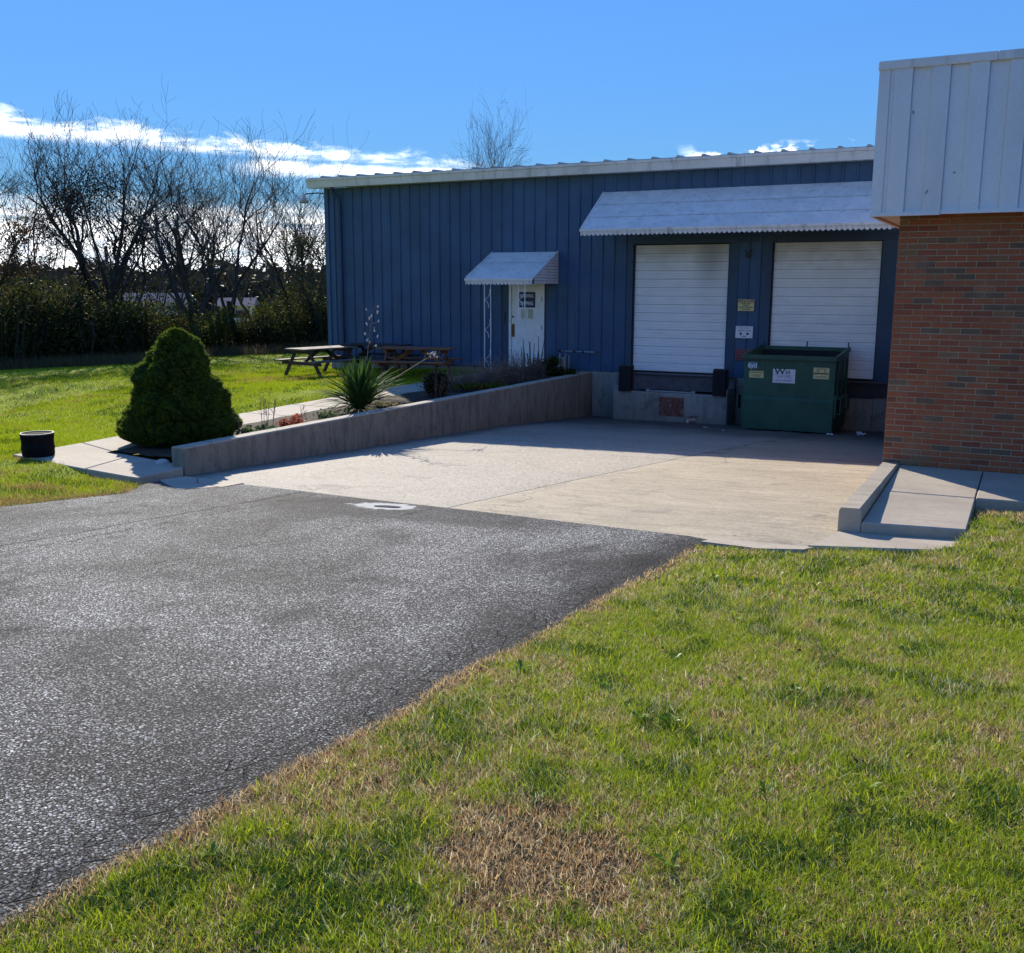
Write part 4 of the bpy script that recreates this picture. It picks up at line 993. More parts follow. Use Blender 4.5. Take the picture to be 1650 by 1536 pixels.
def pods(b_, c, n_, sp, hgt, rs):
    for _ in range(n_):
        p = Vector(c)+Vector((rs.uniform(-sp, sp), rs.uniform(-sp, sp), rs.uniform(0, hgt))); r_ = rs.uniform(.012, .022)
        b_.add([p+Vector(v)*r_ for v in ((1, 0, 0), (-1, 0, 0), (0, 1, 0), (0, -1, 0), (0, 0, 1.4), (0, 0, -1.4))], [(0, 2, 4), (2, 1, 4), (1, 3, 4), (3, 0, 4), (2, 0, 5), (1, 2, 5), (3, 1, 5), (0, 3, 5)])
b_ = MB(); b_.tube([(.05, .1, .3), (.02, .25, 1.0), (.0, .35, 1.35), (.10, .40, 1.95)], [.011, .009, .007, .004], 5)
for k in range(14):
    z = 1.15+k*.055; a_ = k*2.4; b_.tube([(.02+.006*k, .36, z), (.02+.006*k+.12*math.cos(a_), .36+.12*math.sin(a_), z+.04)], .003, 3)
b_.obj('flower_stalk', 'dry_stem', yu); b_ = MB()
for k in range(14):
    z = 1.15+k*.055; a_ = k*2.4; pods(b_, (.02+.006*k+.12*math.cos(a_), .36+.12*math.sin(a_), z+.02), 2, .02, .04, rs)
b_.obj('seed_pods', 'seed_pod', yu)
b_ = MB(); b_.tube([(.1, 0, .25), (.45, .6, .62), (.7, 1.2, .92), (.75, 1.6, .93), (.75, 1.85, .80)], [.011, .01, .008, .006, .004], 5)
for k in range(6): b_.tube([(.7, 1.1+k*.12, .90), (.72+.1*math.sin(k*3), 1.15+k*.12, .98+.05*math.cos(k))], .003, 3)
b_.obj('flower_stalk', 'dry_stem', yu); b_ = MB(); pods(b_, (.72, 1.4, .93), 14, .10, .10, rs); b_.obj('seed_pods', 'seed_pod', yu)

# ------------------------------------------------------------------ bed plants
def leafball(N, rx, ry, rz_, size, mat, rs, shell=.35, name='foliage', elong=1.0, low=0):
    n_ = np.zeros((N*4, 3), np.float32)
    cl_ = [Vector((rs.uniform(-1, 1)*rx*.75, rs.uniform(-1, 1)*ry*.75, low+rs.uniform(.15, .85)*rz_)) for _ in range(max(4, N//250))]
    for i in range(N):
        c = rs.choice(cl_); p = Vector((rs.gauss(0, 1)*rx*.22, rs.gauss(0, 1)*ry*.22, rs.gauss(0, 1)*rz_*.15))+c
        p.z = max(.02, p.z)
        d_ = Vector((rs.gauss(0, 1), rs.gauss(0, 1), rs.gauss(0, 1))).normalized(); s2 = d_.cross(Vector((rs.gauss(0, 1), rs.gauss(0, 1), rs.gauss(0, 1)))).normalized()
        L = size*rs.uniform(.6, 1.3); w_ = L*.45/elong
        n_[i*4] = p-d_*L*.5; n_[i*4+1] = p+s2*w_; n_[i*4+2] = p+d_*L*.5; n_[i*4+3] = p-s2*w_
    return np_mesh(name, n_, 4, np.arange(N*4), mat)
def stems(n_, h, sp, rad, lean, rs, twigs=0):
    b_ = MB()
    for _ in range(n_):
        x, y = rs.uniform(-sp, sp)*.5, rs.uniform(-sp, sp)*.5; hh = h*rs.uniform(.6, 1.1); lx, ly = x*lean+rs.uniform(-.1, .1)*h, y*lean+rs.uniform(-.1, .1)*h
        b_.tube([(x, y, 0), (x+lx*.5, y+ly*.5, hh*.5), (x+lx, y+ly, hh)], [rad, rad*.8, rad*.5], 4, False)
        for _k in range(twigs):
            t = rs.uniform(.4, .95); p = Vector((x+lx*t, y+ly*t, hh*t)); b_.tube([p, p+Vector((rs.uniform(-.07, .07), rs.uniform(-.07, .07), rs.uniform(.03, .1)))], rad*.5, 3, False)
    return b_
rs = random.Random(21)
def plant(name, label, cat, loc, st=None, fol=None, grp=None, stem_mat='dry_stem'):
    t = thing(name, label, cat, loc, rs.random()*6, grp)
    if st: st.obj('stems', stem_mat, t)
    if fol: link('foliage', fol, t)
    return t
plant('green_perennial', 'low pale green perennial between the spruce and the red sedum', 'plant', (-10.75, 12.15, -2.36), None, leafball(500, .35, .3, .22, .06, 'bed_green', rs))
plant('green_perennial', 'low yellowish green clump on the bed left of the yucca', 'plant', (-10.68, 13.75, -2.34), None, leafball(450, .25, .35, .2, .06, 'bed_green', rs))
plant('red_sedum', 'small reddish sedum on the wall edge between spruce and yucca', 'plant', (-10.72, 12.95, -2.36), None, leafball(600, .24, .24, .30, .05, 'sedum_red', rs))
plant('dried_flower', 'thin upright dried stalks just right of the spruce', 'plant', (-10.95, 12.55, -2.36), stems(6, .75, .18, .006, .3, rs, 8))
plant('dried_flower', 'two short dried stalks close against the right side of the spruce', 'plant', (-10.9, 11.75, -2.36), stems(3, .6, .2, .005, .3, rs, 6))
plant('dried_flower', 'single dried stalk by the red sedum', 'plant', (-10.8, 13.35, -2.36), stems(2, .6, .1, .006, .2, rs, 4))
plant('dry_leaf_pile', 'golden dead leaves on the bed at the right foot of the yucca', 'leaf pile', (-10.7, 16.1, -2.30), None, leafball(700, .30, .55, .10, .08, 'dry_leaf', rs))
plant('brown_mound', 'dark brown dried mound plant on the bed left of the lavender', 'plant', (-11.05, 17.9, -2.29), stems(60, .5, .35, .005, .8, rs, 4), leafball(2600, .30, .30, .52, .05, 'vine_dark', rs))
for i, (x, y, s_, lab) in enumerate(((-11.35, 19.3, .42, 'dry grey lavender first in line behind the brown mound'), (-11.25, 20.2, .50, 'dry grey lavender below the left awning post'),
        (-11.2, 21.1, .55, 'dry grey lavender in the middle of the bed before the shipping door'), (-11.05, 22.0, .62, 'tall dry lavender in front of the right edge of the shipping door'))):
    plant('dry_lavender', lab, 'plant', (x, y, -2.27), stems(90, s_*1.15, .55, .004, 1.0, rs, 5), leafball(1500, .42, .42, s_*.7, .05, 'lavender_dry', rs, elong=2.5), 'dry lavender plants along the bed')
plant('green_creeper', 'green creeping plant trailing onto the wall top before the lavender', 'plant', (-10.65, 19.2, -2.24), None, leafball(900, .28, .8, .16, .06, 'leaf_green', rs))
plant('spiky_stalks', 'bunch of dark dead flower spikes before the shipping door', 'plant', (-11.15, 22.6, -2.25), stems(16, .95, .5, .014, .5, rs, 0), None, stem_mat='lavender_dry')
plant('rosemary_bush', 'dark green rosemary bush at the foot of the gas meter', 'shrub', (-10.95, 23.3, -2.22), None, leafball(2200, .36, .3, .45, .05, 'leaf_dark', rs))
plant('green_creeper', 'low green weeds on the wall end below the gas pipe', 'plant', (-10.5, 23.3, -2.2), None, leafball(700, .25, .4, .16, .05, 'leaf_dark', rs))

# ------------------------------------------------------------------ bare trees
def tree_mesh(seed, H, spread=1.0, nlimb=3, dens=1.0, lean=(0, 0), r0=.17, rmin=.0045):
    rs = random.Random(seed); tr = MB(); br = MB()
    def grow(p, d_, L, r_, lvl):
        n_ = 6 if lvl < 2 else 5 if lvl < 4 else 4
        pts = [p.copy()]; q = p.copy(); dd = d_.copy()
        for i in range(n_):
            wob = .18 if lvl < 2 else .25
            dd = (dd+Vector((rs.gauss(0, wob), rs.gauss(0, wob), rs.gauss(0, wob)*.6+(.10 if lvl else .05)))).normalized()
            q = q+dd*(L/n_); pts.append(q.copy())
        r1 = r_*(.55 if lvl == 0 else .38); rad = [max(rmin, r_+(r1-r_)*i/n_) for i in range(n_+1)]
        (tr if lvl == 0 else br).tube(pts, rad, 8 if lvl == 0 else 5 if lvl == 1 else 3, False)
        if lvl >= 5 or r_ < .0065: return
        if lvl == 0:
            for k in range(nlimb):
                a_ = 2*math.pi*(k+rs.random()*.6)/nlimb; out = Vector((math.cos(a_), math.sin(a_), 0))
                nd_ = (Vector((lean[0], lean[1], 1.0))*rs.uniform(.85, 1.3)+out*rs.uniform(.35, .75)*spread).normalized()
                grow(pts[-1-rs.randint(0, 2)], nd_, H*rs.uniform(.42, .58), r1*rs.uniform(.7, .95), 1)
            return
        nc = {1: 8, 2: 7, 3: 6, 4: 5}[lvl]; nc = max(2, int(nc*dens*.88+rs.random()))
        for k in range(nc):
            t = rs.uniform(.22, 1.0) if k else 1.0; idx = t*n_; i0 = min(n_-1, int(idx)); pp_ = pts[i0].lerp(pts[i0+1], idx-i0)
            loc = (pts[i0+1]-pts[i0]).normalized(); side = loc.cross(Vector((rs.gauss(0, 1), rs.gauss(0, 1), rs.gauss(0, 1)))).normalized()
            ang = rs.uniform(.35, .95) if k else rs.uniform(.05, .3)
            nd_ = (loc*math.cos(ang)+side*math.sin(ang)).normalized()
            if nd_.z < -.2: nd_.z *= .3
            ll = L*rs.uniform(.42, .68)*(1.0 if lvl < 3 else .85); rr2 = max(.0058, rad[i0]*rs.uniform(.45, .68))
            grow(pp_, nd_.normalized(), ll, rr2, lvl+1)
    grow(Vector((0, 0, -.3)), Vector((lean[0], lean[1], 1)).normalized(), H*.26, r0, 0)
    zs = sorted(v[2] for v in br.v); k = H/zs[int(len(zs)*.998)]
    for q in (tr, br): q.v = [(x*k*1.05, y*k*1.05, z*k) for x, y, z in q.v]
    return tr, br
def tree(label, loc, H, seed, spread=1.0, nlimb=3, dens=1.0, lean=(0, 0), r0=.17, vine=0, leaf=None, rmin=.0045, slim=1.0, grp='bare trees along the far edge of the lawn'):
    t = thing('bare_tree', label, 'tree', loc, random.Random(seed).random()*6 if not (lean[0] or lean[1]) else 0, grp)
    tr, br = tree_mesh(seed, H, spread, nlimb, dens, lean, r0, rmin)
    if slim != 1:
        for q in (tr, br): q.v = [(x*slim, y*slim, z) for x, y, z in q.v]
    tr.obj('trunk', 'bark', t, smooth=True); br.obj('branches', 'twig', t)
    rs = random.Random(seed+5)
    if vine:      # leafy vine clumps caught round trunk and limbs
        vb = br.v
        N = vine; n_ = np.zeros((N*4, 3), np.float32)
        low = [p for p in vb[::7] if p[2] < H*.72 and math.hypot(p[0], p[1]) < 1.5]
        cs = [Vector(rs.choice(low)) for _ in range(12)]+[Vector((0, 0, z*H*.06)) for z in range(1, 7)]
        for i in range(N):
            c = rs.choice(cs)+Vector((rs.gauss(0, .28), rs.gauss(0, .28), rs.gauss(0, .40)))
            a_ = Vector((rs.gauss(0, 1), rs.gauss(0, 1), rs.gauss(0, 1))).normalized()*.055; b2 = a_.cross(Vector((rs.gauss(0, 1), rs.gauss(0, 1), rs.gauss(0, 1)))).normalized()*.035
            n_[i*4] = c-a_; n_[i*4+1] = c+b2; n_[i*4+2] = c+a_; n_[i*4+3] = c-b2
        link('vine_leaves', np_mesh('vine_leaves', n_, 4, np.arange(N*4), 'vine_dark'), t)
    if leaf:
        N = leaf[1]; pts = [p for p in br.v if leaf[2] < p[2] < leaf[3]]; n_ = np.zeros((N*4, 3), np.float32)
        for i in range(N):
            c = Vector(rs.choice(pts))+Vector((rs.gauss(0, .12), rs.gauss(0, .12), rs.gauss(0, .12)))
            a_ = Vector((rs.gauss(0, 1), rs.gauss(0, 1), rs.gauss(0, 1))).normalized()*.05; b2 = a_.cross(Vector((rs.gauss(0, 1), rs.gauss(0, 1), rs.gauss(0, 1)))).normalized()*.03
            n_[i*4] = c-a_; n_[i*4+1] = c+b2; n_[i*4+2] = c+a_; n_[i*4+3] = c-b2
        link('last_leaves', np_mesh('last_leaves', n_, 4, np.arange(N*4), leaf[0]), t)
    return t
def at(px, dist):
    """plan position on the ray through photo column px (at the horizon row), at horizontal distance dist"""
    d_ = cr*((px-825)/1628.1)-cu*((465-768)/1628.1)+cf; d_.z = 0; d_.normalize(); return d_.x*dist, d_.y*dist
def T(px, dist, *a, **k):
    label, ytop, seed = a; x, y = at(px, dist); depth = x*cf.x/math.cos(R(10.65))+y*cf.y/math.cos(R(10.65))
    H = (460-ytop)/1628.1*depth*1.04-lawnz(x, y); return tree(label, (x, y, lawnz(x, y)), H, seed, **k)
T(-35, 42, 'big spreading tree cut off by the left edge with rusty leaves low down', 225, 1, spread=1.3, nlimb=4, r0=.24, leaf=('leaf_orange', 5000, 1.5, 5.5))
T(48, 49, 'thin bare tree just right of the rusty-leaved one', 228, 2, r0=.12)
T(140, 45, 'stout vine-clad bare tree with the tallest pointed crown on the left', 192, 3, nlimb=4, dens=1.0, r0=.27, vine=2600)
T(168, 46, 'leaning forked bare tree right beside the stout vine-clad one', 212, 14, nlimb=3, lean=(.22, .1), r0=.22, vine=1300)
T(205, 50, 'slim bare tree with a straight black stem left of the paired stems', 245, 5, nlimb=2, dens=.9, r0=.12)
T(247, 47, 'slender bare tree leaning left above the pale far roof', 238, 6, nlimb=2, dens=.9, lean=(-.1, 0), r0=.11, vine=500)
T(312, 44, 'thick many-stemmed bare tree behind the spruce', 222, 7, spread=1.15, nlimb=5, r0=.26)
T(345, 50, 'bare tree with fine upright twigs behind the many-stemmed one', 222, 8, nlimb=3, r0=.15)
T(386, 46, 'tall straight single-stem bare tree right of the many-stemmed one', 216, 9, spread=.75, nlimb=3, r0=.15)
T(432, 52, 'light grey twiggy bare tree halfway to the warehouse corner', 240, 10, nlimb=3, r0=.12)
T(478, 49, 'bare tree with low arching limbs left of the warehouse corner', 266, 11, spread=1.2, nlimb=4, r0=.16)
T(512, 46, 'twisted dark tree nearest the warehouse corner', 318, 12, spread=1.1, nlimb=3, r0=.2, leaf=('leaf_dark', 2500, 1.0, 5.0))
T(95, 54, 'bare tree seen between the rusty tree and the vine-clad one', 255, 13, nlimb=3, r0=.13)
T(560, 55, 'bare tree half hidden behind the warehouse corner', 300, 15, nlimb=3, r0=.15)
T(-120, 45, 'bare tree beyond the left edge', 230, 16, nlimb=3, r0=.2) if False else None
for px_, di_, yt_, sd_, lab_ in ((62, 58, 236, 41, 'bare tree far back between the left edge and the stout vine-clad tree'), (185, 57, 250, 42, 'pale bare tree far back showing between the two dark forked trunks'),
        (278, 56, 232, 43, 'slender bare tree far back left of the many-stemmed trunk'), (410, 57, 238, 44, 'twiggy bare tree far back right of the tall single stem'), (455, 58, 262, 45, 'bare tree far back filling the gap near the arching limbs'), (500, 57, 284, 46, 'bare tree far back next to the warehouse corner')):
    T(px_, di_, lab_, yt_, sd_, spread=.8, nlimb=3, r0=.14)
x, y = at(768, 66); tree('small bare crown rising alone above the warehouse roof', (x, y, -3.0), 14.3, 17, spread=.5, nlimb=5, dens=1.25, r0=.2, rmin=.007, slim=.62, grp=None)

# ------------------------------------------------------------------ shrubs under the trees
rs = random.Random(31)
SH = {}
for key, mt, N, dims, sz in (('a', 'leaf_dark', 6500, (1.9, 1.6, 2.7), .10), ('b', 'leaf_dark', 6000, (2.1, 1.6, 2.2), .10), ('c', 'leaf_green', 4200, (1.1, 1.0, 2.2), .095), ('d', 'leaf_yellow', 3200, (1.2, 1.0, 1.9), .095), ('e', 'leaf_orange', 900, (.7, .6, 1.4), .09)):
    SH[key] = (leafball(N, *dims, sz, mt, rs), stems(46, dims[2]*.95, dims[0]*1.3, .014, .7, rs, 6).mesh('stems', 'twig'), dims)
def shrub(px, dist, key, s_, label, grp='shrubs in the thicket at the far edge of the lawn'):
    x, y = at(px, dist); t = thing('shrub', label, 'shrub', (x, y, lawnz(x, y)-.05), rs.random()*6, grp)
    t.scale = (s_, s_, s_*rs.uniform(.9, 1.05)); link('foliage', SH[key][0], t); link('stems', SH[key][1], t)
for a_ in ((-75, 42, 'a', 1.1, 'dark shrub at the very left edge of the thicket'), (-15, 41, 'a', 1.1, 'dark green shrub under the rusty-leaved tree'), (38, 42, 'c', 1.2, 'olive green shrub at the left end of the thicket, lit on top'),
           (75, 43, 'a', 1.0, 'dark shrub left of the stout vine-clad tree'), (118, 42, 'b', 1.15, 'broad dark shrub at the foot of the stout vine-clad tree'), (160, 43, 'a', .95, 'tall dark shrub in front of the leaning forked tree'),
           (200, 43, 'c', 1.05, 'olive shrub speckled with brown leaves left of the spruce top'), (232, 42, 'b', .95, 'dark low shrub directly left behind the spruce top'), (265, 44, 'd', 1.05, 'yellow-leaved shrub right above the spruce top'),
           (290, 45, 'd', .8, 'small yellow-green shrub at the left of the many-stemmed trunk'), (342, 45, 'c', 1.0, 'bright green shrub right of the many-stemmed trunk'), (368, 46, 'b', .55, 'low dark shrub below the gap in the thicket'),
           (408, 46, 'b', .70, 'low dark shrub right of the gap with white glimpses'), (412, 49, 'e', 1.3, 'rust-red shrub among the bare trunks near the warehouse'), (436, 46, 'c', .95, 'green shrub right of the rust-red one'),
           (462, 45, 'b', .85, 'dark shrub under the low arching limbs'), (497, 46, 'a', .85, 'dark shrub behind the picnic table'), (524, 47, 'c', 1.15, 'green shrub touching the warehouse corner'),
           (95, 47, 'a', 1.15, 'tall dark shrub behind the others at the left'), (0, 47, 'b', 1.4, 'tall dark shrub behind the left edge of the thicket'), (180, 48, 'b', 1.15, 'dark shrub behind the leaning forked tree'), (480, 49, 'a', .95, 'dark shrub behind the low arching limbs'), (560, 48, 'b', 1.0, 'dark shrub behind the warehouse corner')):
    shrub(*a_)
# dry grass fringe at the foot of the thicket
# ------------------------------------------------------------------ beyond the thicket
def ridge(dist, z0, zt, az0, az1, amp, name, seed, n_=260, depth=120, sc=.03):
    b_ = MB()
    for i in range(n_+1):
        a_ = R(az0+(az1-az0)*i/n_); q = amp*(noise.noise((i*sc*3, seed, 0))+.5*noise.noise((i*sc*12, seed, 2))+.25*noise.noise((i*sc*50, seed, 4)))
        x, y = -math.sin(a_), math.cos(a_)
        for dd, z in ((dist, z0), (dist+depth*.25, z0+(zt-z0)*.6+q*.5), (dist+depth*.6, zt+q), (dist+depth, z0)): b_.v.append((x*dd, y*dd, z))
    for i in range(n_):
        for k in range(3): b_.f.append((i*4+k, i*4+4+k, i*4+5+k, i*4+1+k))
    b_.obj(name, 'hill_wood', smooth=False, kind='structure')
ridge(520, -12, 8.5, -60, 120, 2.5, 'hill', 1, depth=200)
ridge(260, -9, -1.2, -40, 110, 1.3, 'hill', 4, depth=70)
def woods():
    N = 60000; n_ = np.zeros((N*4, 3), np.float32); rw_ = random.Random(8)
    for i in range(N):
        a_ = R(rw_.uniform(28, 75)); dd = rw_.uniform(160, 215); u_ = math.degrees(a_)
        topz = 1.2+2.2*noise.noise((u_*.5, 0, 0))+1.6*noise.noise((u_*2.2, 0, dd*.05))+(dd-160)*.05
        z = -8+(topz+8)*rw_.random()**.6; s_ = rw_.uniform(.25, .6)
        c = Vector((-math.sin(a_)*dd, math.cos(a_)*dd, z)); p1 = Vector((rw_.gauss(0, 1), rw_.gauss(0, 1), rw_.gauss(0, 1))).normalized()*s_; p2 = p1.cross(Vector((rw_.gauss(0, 1), rw_.gauss(0, 1), rw_.gauss(0, 1)))).normalized()*s_*.8
        n_[i*4] = c-p1; n_[i*4+1] = c+p2; n_[i*4+2] = c+p1; n_[i*4+3] = c-p2
    return np_mesh('distant_woods', n_, 4, np.arange(N*4), 'wood_far')
leafmat('wood_far', .15, cols=[(.03, .028, .03), (.05, .055, .025), (.045, .035, .03), (.035, .035, .045)])
link('distant_woods', woods(), kind='stuff')
def far_house(label, px, dist, wd, h, roofh, z, rz, nw):
    x, y = at(px, dist); t = thing('far_building', label, 'building', (x, y, z), rz)
    bxo('wall', (-wd/2, 0, 0), (wd/2, 8, h), 'far_wall', t)
    b_ = MB(); b_.add([(-wd/2-.4, -.5, h), (wd/2+.4, -.5, h), (wd/2+.4, 8.5, h), (-wd/2-.4, 8.5, h), (-wd/2-.4, 4, h+roofh), (wd/2+.4, 4, h+roofh)], [(0, 1, 5, 4), (2, 3, 4, 5), (0, 4, 3), (1, 2, 5), (3, 2, 1, 0)]); b_.obj('roof', 'far_roof', t)
    for k in range(nw):
        xx = -wd/2+wd*(k+.5)/nw; bxo('window', (xx-.6, -.06, h*.35), (xx+.6, .02, h*.75), 'far_glass', t)
far_house('long low building with a pale roof seen through the trunks above the spruce', 190, 130, 15, 1.5, 1.1, -3.5, R(40), 5)
far_house('pale gabled house seen in the gap right of the many-stemmed tree', 377, 95, 2.6, 1.5, .7, -3.3, R(38), 2)
far_house('small pale shed glimpsed left through the thicket', 112, 105, 6, 1.6, 1.0, -3.6, R(50), 3)
# overhead wire between two poles
pw_ = thing('power_line', 'thin overhead wire crossing behind the bare trees', 'power line')
xa, ya = at(175, 75); xb, yb = at(760, 80)
pts = [(xa+(xb-xa)*i/20, ya+(yb-ya)*i/20, 2.15+(-.9)*i/20-1.2*(1-(2*i/20-1)**2)*.2) for i in range(21)]
MB().tube(pts, .018, 4).obj('wire', 'wire_black', pw_)
MB().tube([(xb, yb, -6), (xb, yb, 2.3)], .12, 8).tube([(xa, ya, -6), (xa, ya, 2.6)], .12, 8).obj('pole', 'bark', pw_)

# ------------------------------------------------------------------ grass
def vnoise(x, y, s, seed):
    g = np.random.default_rng(seed).random((256, 256)); X = x*s+100; Y = y*s+100
    xi = np.floor(X).astype(int); yi = np.floor(Y).astype(int); fx = X-xi; fy = Y-yi; fx = fx*fx*(3-2*fx); fy = fy*fy*(3-2*fy)
    q = lambda a_, b2: g[a_ % 256, b2 % 256]
    return (q(xi, yi)*(1-fx)+q(xi+1, yi)*fx)*(1-fy)+(q(xi, yi+1)*(1-fx)+q(xi+1, yi+1)*fx)*fy
def blades(x, y, z, h, wd, lean, col, name, quadbase=True):
    N = len(x); a_ = RNG.random(N)*2*np.pi; f_ = RNG.random(N)*2*np.pi
    dx_ = np.cos(a_)*wd/2; dy_ = np.sin(a_)*wd/2; lx = np.cos(f_)*lean*h; ly = np.sin(f_)*lean*h
    hz = h*np.sqrt(np.clip(1-(lean*.8)**2, .12, 1))
    V = np.zeros((N, 5, 3), np.float32)
    V[:, 0] = np.stack([x-dx_, y-dy_, z], 1); V[:, 1] = np.stack([x+dx_, y+dy_, z], 1)
    V[:, 2] = np.stack([x-dx_*.8+lx*.35, y-dy_*.8+ly*.35, z+hz*.6], 1); V[:, 3] = np.stack([x+dx_*.8+lx*.35, y+dy_*.8+ly*.35, z+hz*.6], 1)
    V[:, 4] = np.stack([x+lx, y+ly, z+hz], 1)
    base = np.arange(N)[:, None]*5
    if quadbase: L = np.concatenate([base+np.array([[0, 1, 3]]), base+np.array([[0, 3, 2]]), base+np.array([[2, 3, 4]])], 1).ravel(); 
    else:
        V = V[:, [0, 1, 4]]; L = np.arange(N*3)
    k = V.shape[1]; C = np.repeat(col, k, axis=0)
    return np_mesh(name, V.reshape(-1, 3), 3, L, 'grass_blades', C)
edge_tab = np.array([axr(v) for v in np.linspace(-5, 10, 400)])
def lawn_right(N, y0, y1, x1, h0, w0, quad=True):
    y = RNG.uniform(y0, y1, N); x = RNG.uniform(-2.52, x1, N)
    ex = np.interp(y, np.linspace(-5, 10, 400), edge_tab)
    keep = x > ex-.01-.05*RNG.random(N)*(RNG.random(N) < .3)
    # keep clear of concrete
    keep &= ~((y > 8.30+.03*RNG.random(N)) & (x < -1.58)); keep &= ~((x > -1.64) & (x < -.50) & (y > 8.62+(x+1.62)*.34+.03*RNG.random(N)))
    keep &= ~((x > -1.3) & (x < -.42) & (y > 9.5)); keep &= ~((x > -.42) & (y > 10.88)); keep &= ~((x >= -.50) & (x < -.40) & (y > 9.05+(x+.5)*6))
    dist = np.hypot(x, y)
    x, y, ex = x[keep], y[keep], ex[keep]; N = len(x)
    sm = lambda t: (lambda u: u*u*(3-2*u))(np.clip(t, 0, 1))
    z = -1.69-.062*y+.02*(x+2.46)+.15*sm((y-7.5)/3)*sm((x+.85)/.5)
    n1_ = vnoise(x, y, 1.1, 1); n2_ = vnoise(x, y, 4.5, 2); n3_ = vnoise(x, y, 14, 3); r_ = RNG.random(N)
    dry = .3*n1_+.5*n2_+.4*n3_
    de = x-ex                                                   # yellowed rim along the asphalt
    dry += .7*np.exp(-de/.085)
    for cx, cy, sx_, sy_, k_ in ((-1.30, 2.72, .26, .32, 1.0), (-.56, 4.7, .22, .3, .25), (-1.0, 5.6, .3, .2, .22), (-2.1, 3.0, .2, .6, .2), (.0, 10.6, .9, .35, .5), (-.9, 1.9, .5, .15, .3), (-1.9, 1.75, .35, .2, .2)):
        dry += k_*np.exp(-((x-cx)/sx_)**2-((y-cy)/sy_)**2+.0)*(.6+.7*n3_)
    bare = (dry > .95) & (RNG.random(N) < .45)
    G1 = np.array([.165, .27, .014]); G2 = np.array([.44, .48, .032]); G3 = np.array([.045, .11, .012]); D1 = np.array([.56, .40, .20]); D2 = np.array([.38, .22, .10]); D3 = np.array([.74, .62, .40])
    t = RNG.random((N, 1)); c = G1*(1-t)+G2*t; dk = (n2_ < .35)[:, None]; c = np.where(dk & (t < .6), G3+.02*t, c)
    isdry = (dry+.65*(r_-.5)) > .765
    t2 = RNG.random((N, 1)); dc = np.where(t2 < .4, D1, np.where(t2 < .75, D2, D3)); c = np.where(isdry[:, None], dc*(.7+.6*RNG.random((N, 1))), c)
    pale = RNG.random(N) < .05+.18*(n3_ > .6)*(n1_ > .4); c = np.where((pale & ~isdry)[:, None], np.array([.52, .56, .34])*(.7+.4*RNG.random((N, 1))), c)  # pale blades stand in for sun glints, highlights put into their colour
    h = h0*(.45+.95*RNG.random(N)**1.3)*(.75+.6*n1_)*np.where(isdry, .7, 1)
    lean = np.clip(RNG.normal(.85, .35, N), .1, 1.2)
    kk = ~bare
    return blades(x[kk], y[kk], z[kk], h[kk], w0*(.6+.8*RNG.random(kk.sum())), lean[kk], c[kk].astype(np.float32), 'grass', quad)
gr = link('front_grass', lawn_right(270000, 1.1, 3.6, .45, .042, .0022), kind='stuff')
gr2 = link('front_grass', lawn_right(250000, 3.6, 6.6, .9, .043, .0038, False), kind='stuff')
gr3 = link('front_grass', lawn_right(150000, 6.6, 11.0, 1.6, .045, .0062, False), kind='stuff')
gr4 = link('front_grass', lawn_right(50000, -1.0, 11.0, 3.4, .05, .009, False), kind='stuff')

def lawn_left():
    xs_, ys_ = [], []
    for N, xa, xb, ya, yb in ((90000, -16, -9.3, 5.5, 11.5), (90000, -20, -12.9, 10, 24.0), (60000, -26, -13, 9, 26), (60000, -36, -15, 8, 44)):
        x = RNG.uniform(xa, xb, N); y = RNG.uniform(ya, yb, N); xs_.append(x); ys_.append(y)
    x = np.concatenate(xs_); y = np.concatenate(ys_); N = len(x)
    exl = np.interp(y, [-30, 0, 5, 6.87, 8.3, 9.0, 9.7], [-24, -11.6, -10.2, -9.75, -9.45, -9.9, -10.08])
    keep = (x < exl+.05*RNG.random(N))
    keep &= ~((x > -13.12) & (y > 9.58-(x+13.1)*.21)); keep &= ~((x > -18.4) & (y > 23.95)); keep &= x > -36
    x, y = x[keep], y[keep]; N = len(x)
    z = np.array([lawnz(a_, b2) for a_, b2 in zip(x, y)])
    dist = np.hypot(x, y); n1_ = vnoise(x, y, .5, 5); n2_ = vnoise(x, y, 2.2, 6); n3_ = vnoise(x, y, 8, 7)
    t = RNG.random((N, 1)); c = np.array([.20, .29, .010])*(1-t)+np.array([.38, .43, .014])*t
    near = np.clip((12.5-y)/3, 0, 1)*np.clip((x+16)/3, 0, 1)
    dry = .3*n1_+.35*n2_+.35*n3_+.16*near
    dry += .5*np.exp(-np.abs(x-np.interp(y, [0, 5, 6.87, 8.3], [-11.6, -10.2, -9.75, -9.45]))/.12)*(y < 9)
    dry += .35*np.exp(-((x+10.7)/.5)**2-((y-8.0)/.35)**2)+.25*np.exp(-((x+17)/1.6)**2-((y-20)/.8)**2)
    isd = dry+.35*(RNG.random(N)-.5) > .74
    c = np.where(isd[:, None], np.array([.32, .22, .08])*(.6+.7*RNG.random((N, 1))), c)
    c = np.where(((n2_ < .33) & (RNG.random(N) < .5))[:, None], np.array([.05, .10, .012]), c)
    wd = .0065*np.clip(dist/11, 1, 4); h = .06*(.6+.8*RNG.random(N))
    return blades(x, y, z, h, wd, np.clip(RNG.normal(.6, .3, N), .1, 1.1), c.astype(np.float32), 'grass', False)
link('back_lawn_grass', lawn_left(), kind='stuff')
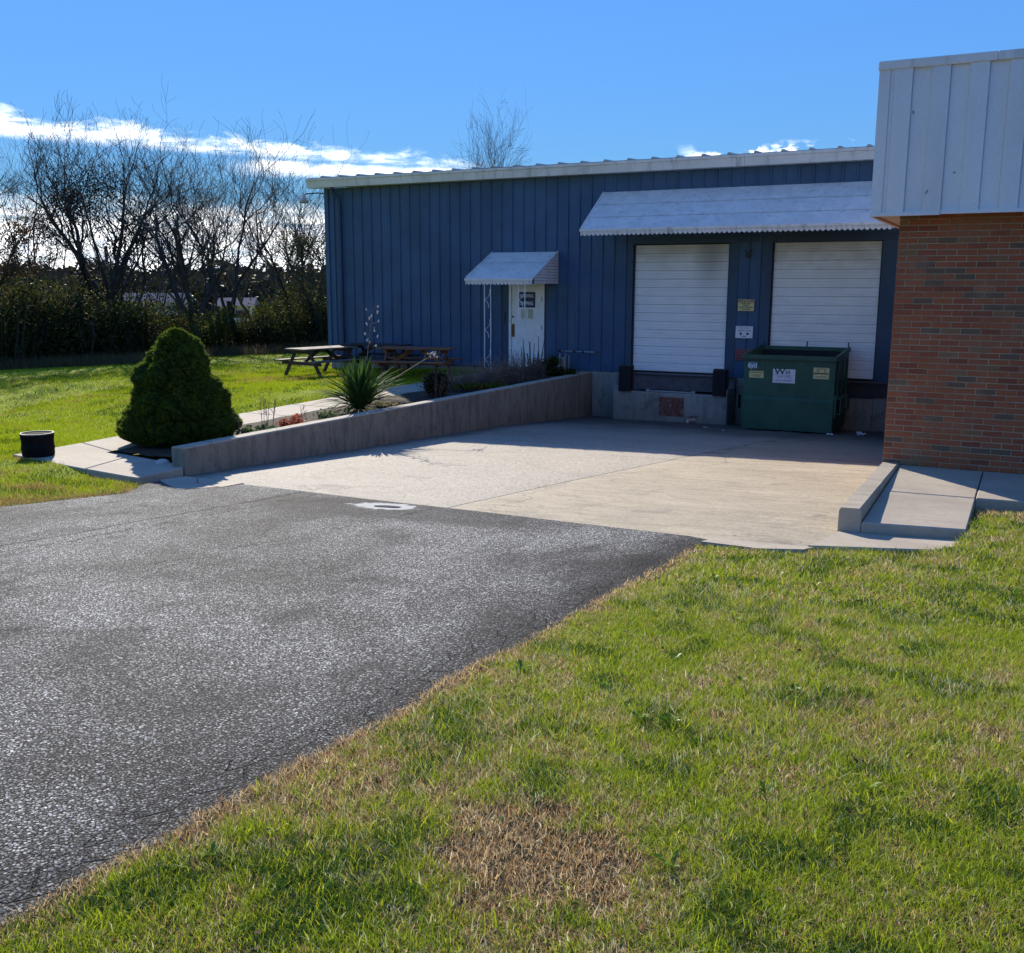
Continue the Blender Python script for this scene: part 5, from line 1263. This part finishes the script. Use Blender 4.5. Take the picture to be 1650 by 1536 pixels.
# pale dry grass at the foot of the thicket
def fringe():
    N = 26000; px = RNG.uniform(-90, 560, N); di = RNG.uniform(38.5, 43.5, N)+np.where(px > 330, 3.5, 0)
    x = np.zeros(N); y = np.zeros(N)
    for i in range(N): x[i], y[i] = at(px[i], di[i])
    z = np.array([lawnz(a_, b2) for a_, b2 in zip(x, y)]); t = RNG.random((N, 1))
    c = np.array([.10, .08, .04])*(1-t)+np.array([.20, .16, .09])*t
    return blades(x, y, z, .35*(.5+RNG.random(N)), np.full(N, .02), np.clip(RNG.normal(.5, .3, N), .1, 1.1), c.astype(np.float32), 'grass', False)
link('dry_grass_fringe', fringe(), kind='stuff')
def weeds():
    vs_ = []; rw_ = random.Random(12)
    for _ in range(60):
        x = rw_.uniform(-2.3, 1.5); y = rw_.uniform(1.4, 8.0); z = -1.69-.062*y+.02*(x+2.46)
        sc = rw_.uniform(.5, 1.1)
        for k in range(rw_.randint(6, 11)):
            a_ = rw_.random()*6.28; L = rw_.uniform(.03, .065)*sc; w2 = L*.16; ca, sa = math.cos(a_), math.sin(a_); up = rw_.uniform(.25, .9)
            vs_ += [(x, y, z+.012), (x+ca*L*.6-sa*w2, y+sa*L*.6+ca*w2, z+.02+L*up*.6), (x+ca*L, y+sa*L, z+.02+L*up*.7), (x+ca*L*.6+sa*w2, y+sa*L*.6-ca*w2, z+.02+L*up*.6)]
    return np_mesh('lawn_weeds', np.array(vs_, np.float32), 4, np.arange(len(vs_)), 'weed_leaf')
leafmat('weed_leaf', .4, cols=[(.07, .16, .02), (.12, .24, .03), (.17, .28, .06)], rough=.4)
link('lawn_weeds', weeds(), kind='stuff')
# fallen leaves scattered
def fallen():
    N = 500; x = np.concatenate([RNG.uniform(-2.4, .8, 200), RNG.uniform(-15, -10.4, 300)]); y = np.concatenate([RNG.uniform(1.5, 9, 200), RNG.uniform(7, 12, 300)])
    n_ = np.zeros((N*4, 3), np.float32)
    for i in range(N):
        xx, yy_ = x[i], y[i]; zz = (-1.69-.062*yy_+.02*(xx+2.46) if xx > -3 else lawnz(xx, yy_))+.03
        if xx < -3 and xx > -13.1 and yy_ > 9.5: yy_ -= 3
        a_ = RNG.random()*6.28; s_ = .008+.010*RNG.random(); u = np.array([np.cos(a_), np.sin(a_), .3])*s_; v_ = np.array([-np.sin(a_), np.cos(a_), .2])*s_*.6; p = np.array([xx, yy_, zz])
        n_[i*4:i*4+4] = [p-u, p+v_, p+u, p-v_]
    return np_mesh('fallen_leaves', n_, 4, np.arange(N*4), 'leaf_orange')
link('fallen_leaves', fallen(), kind='stuff')
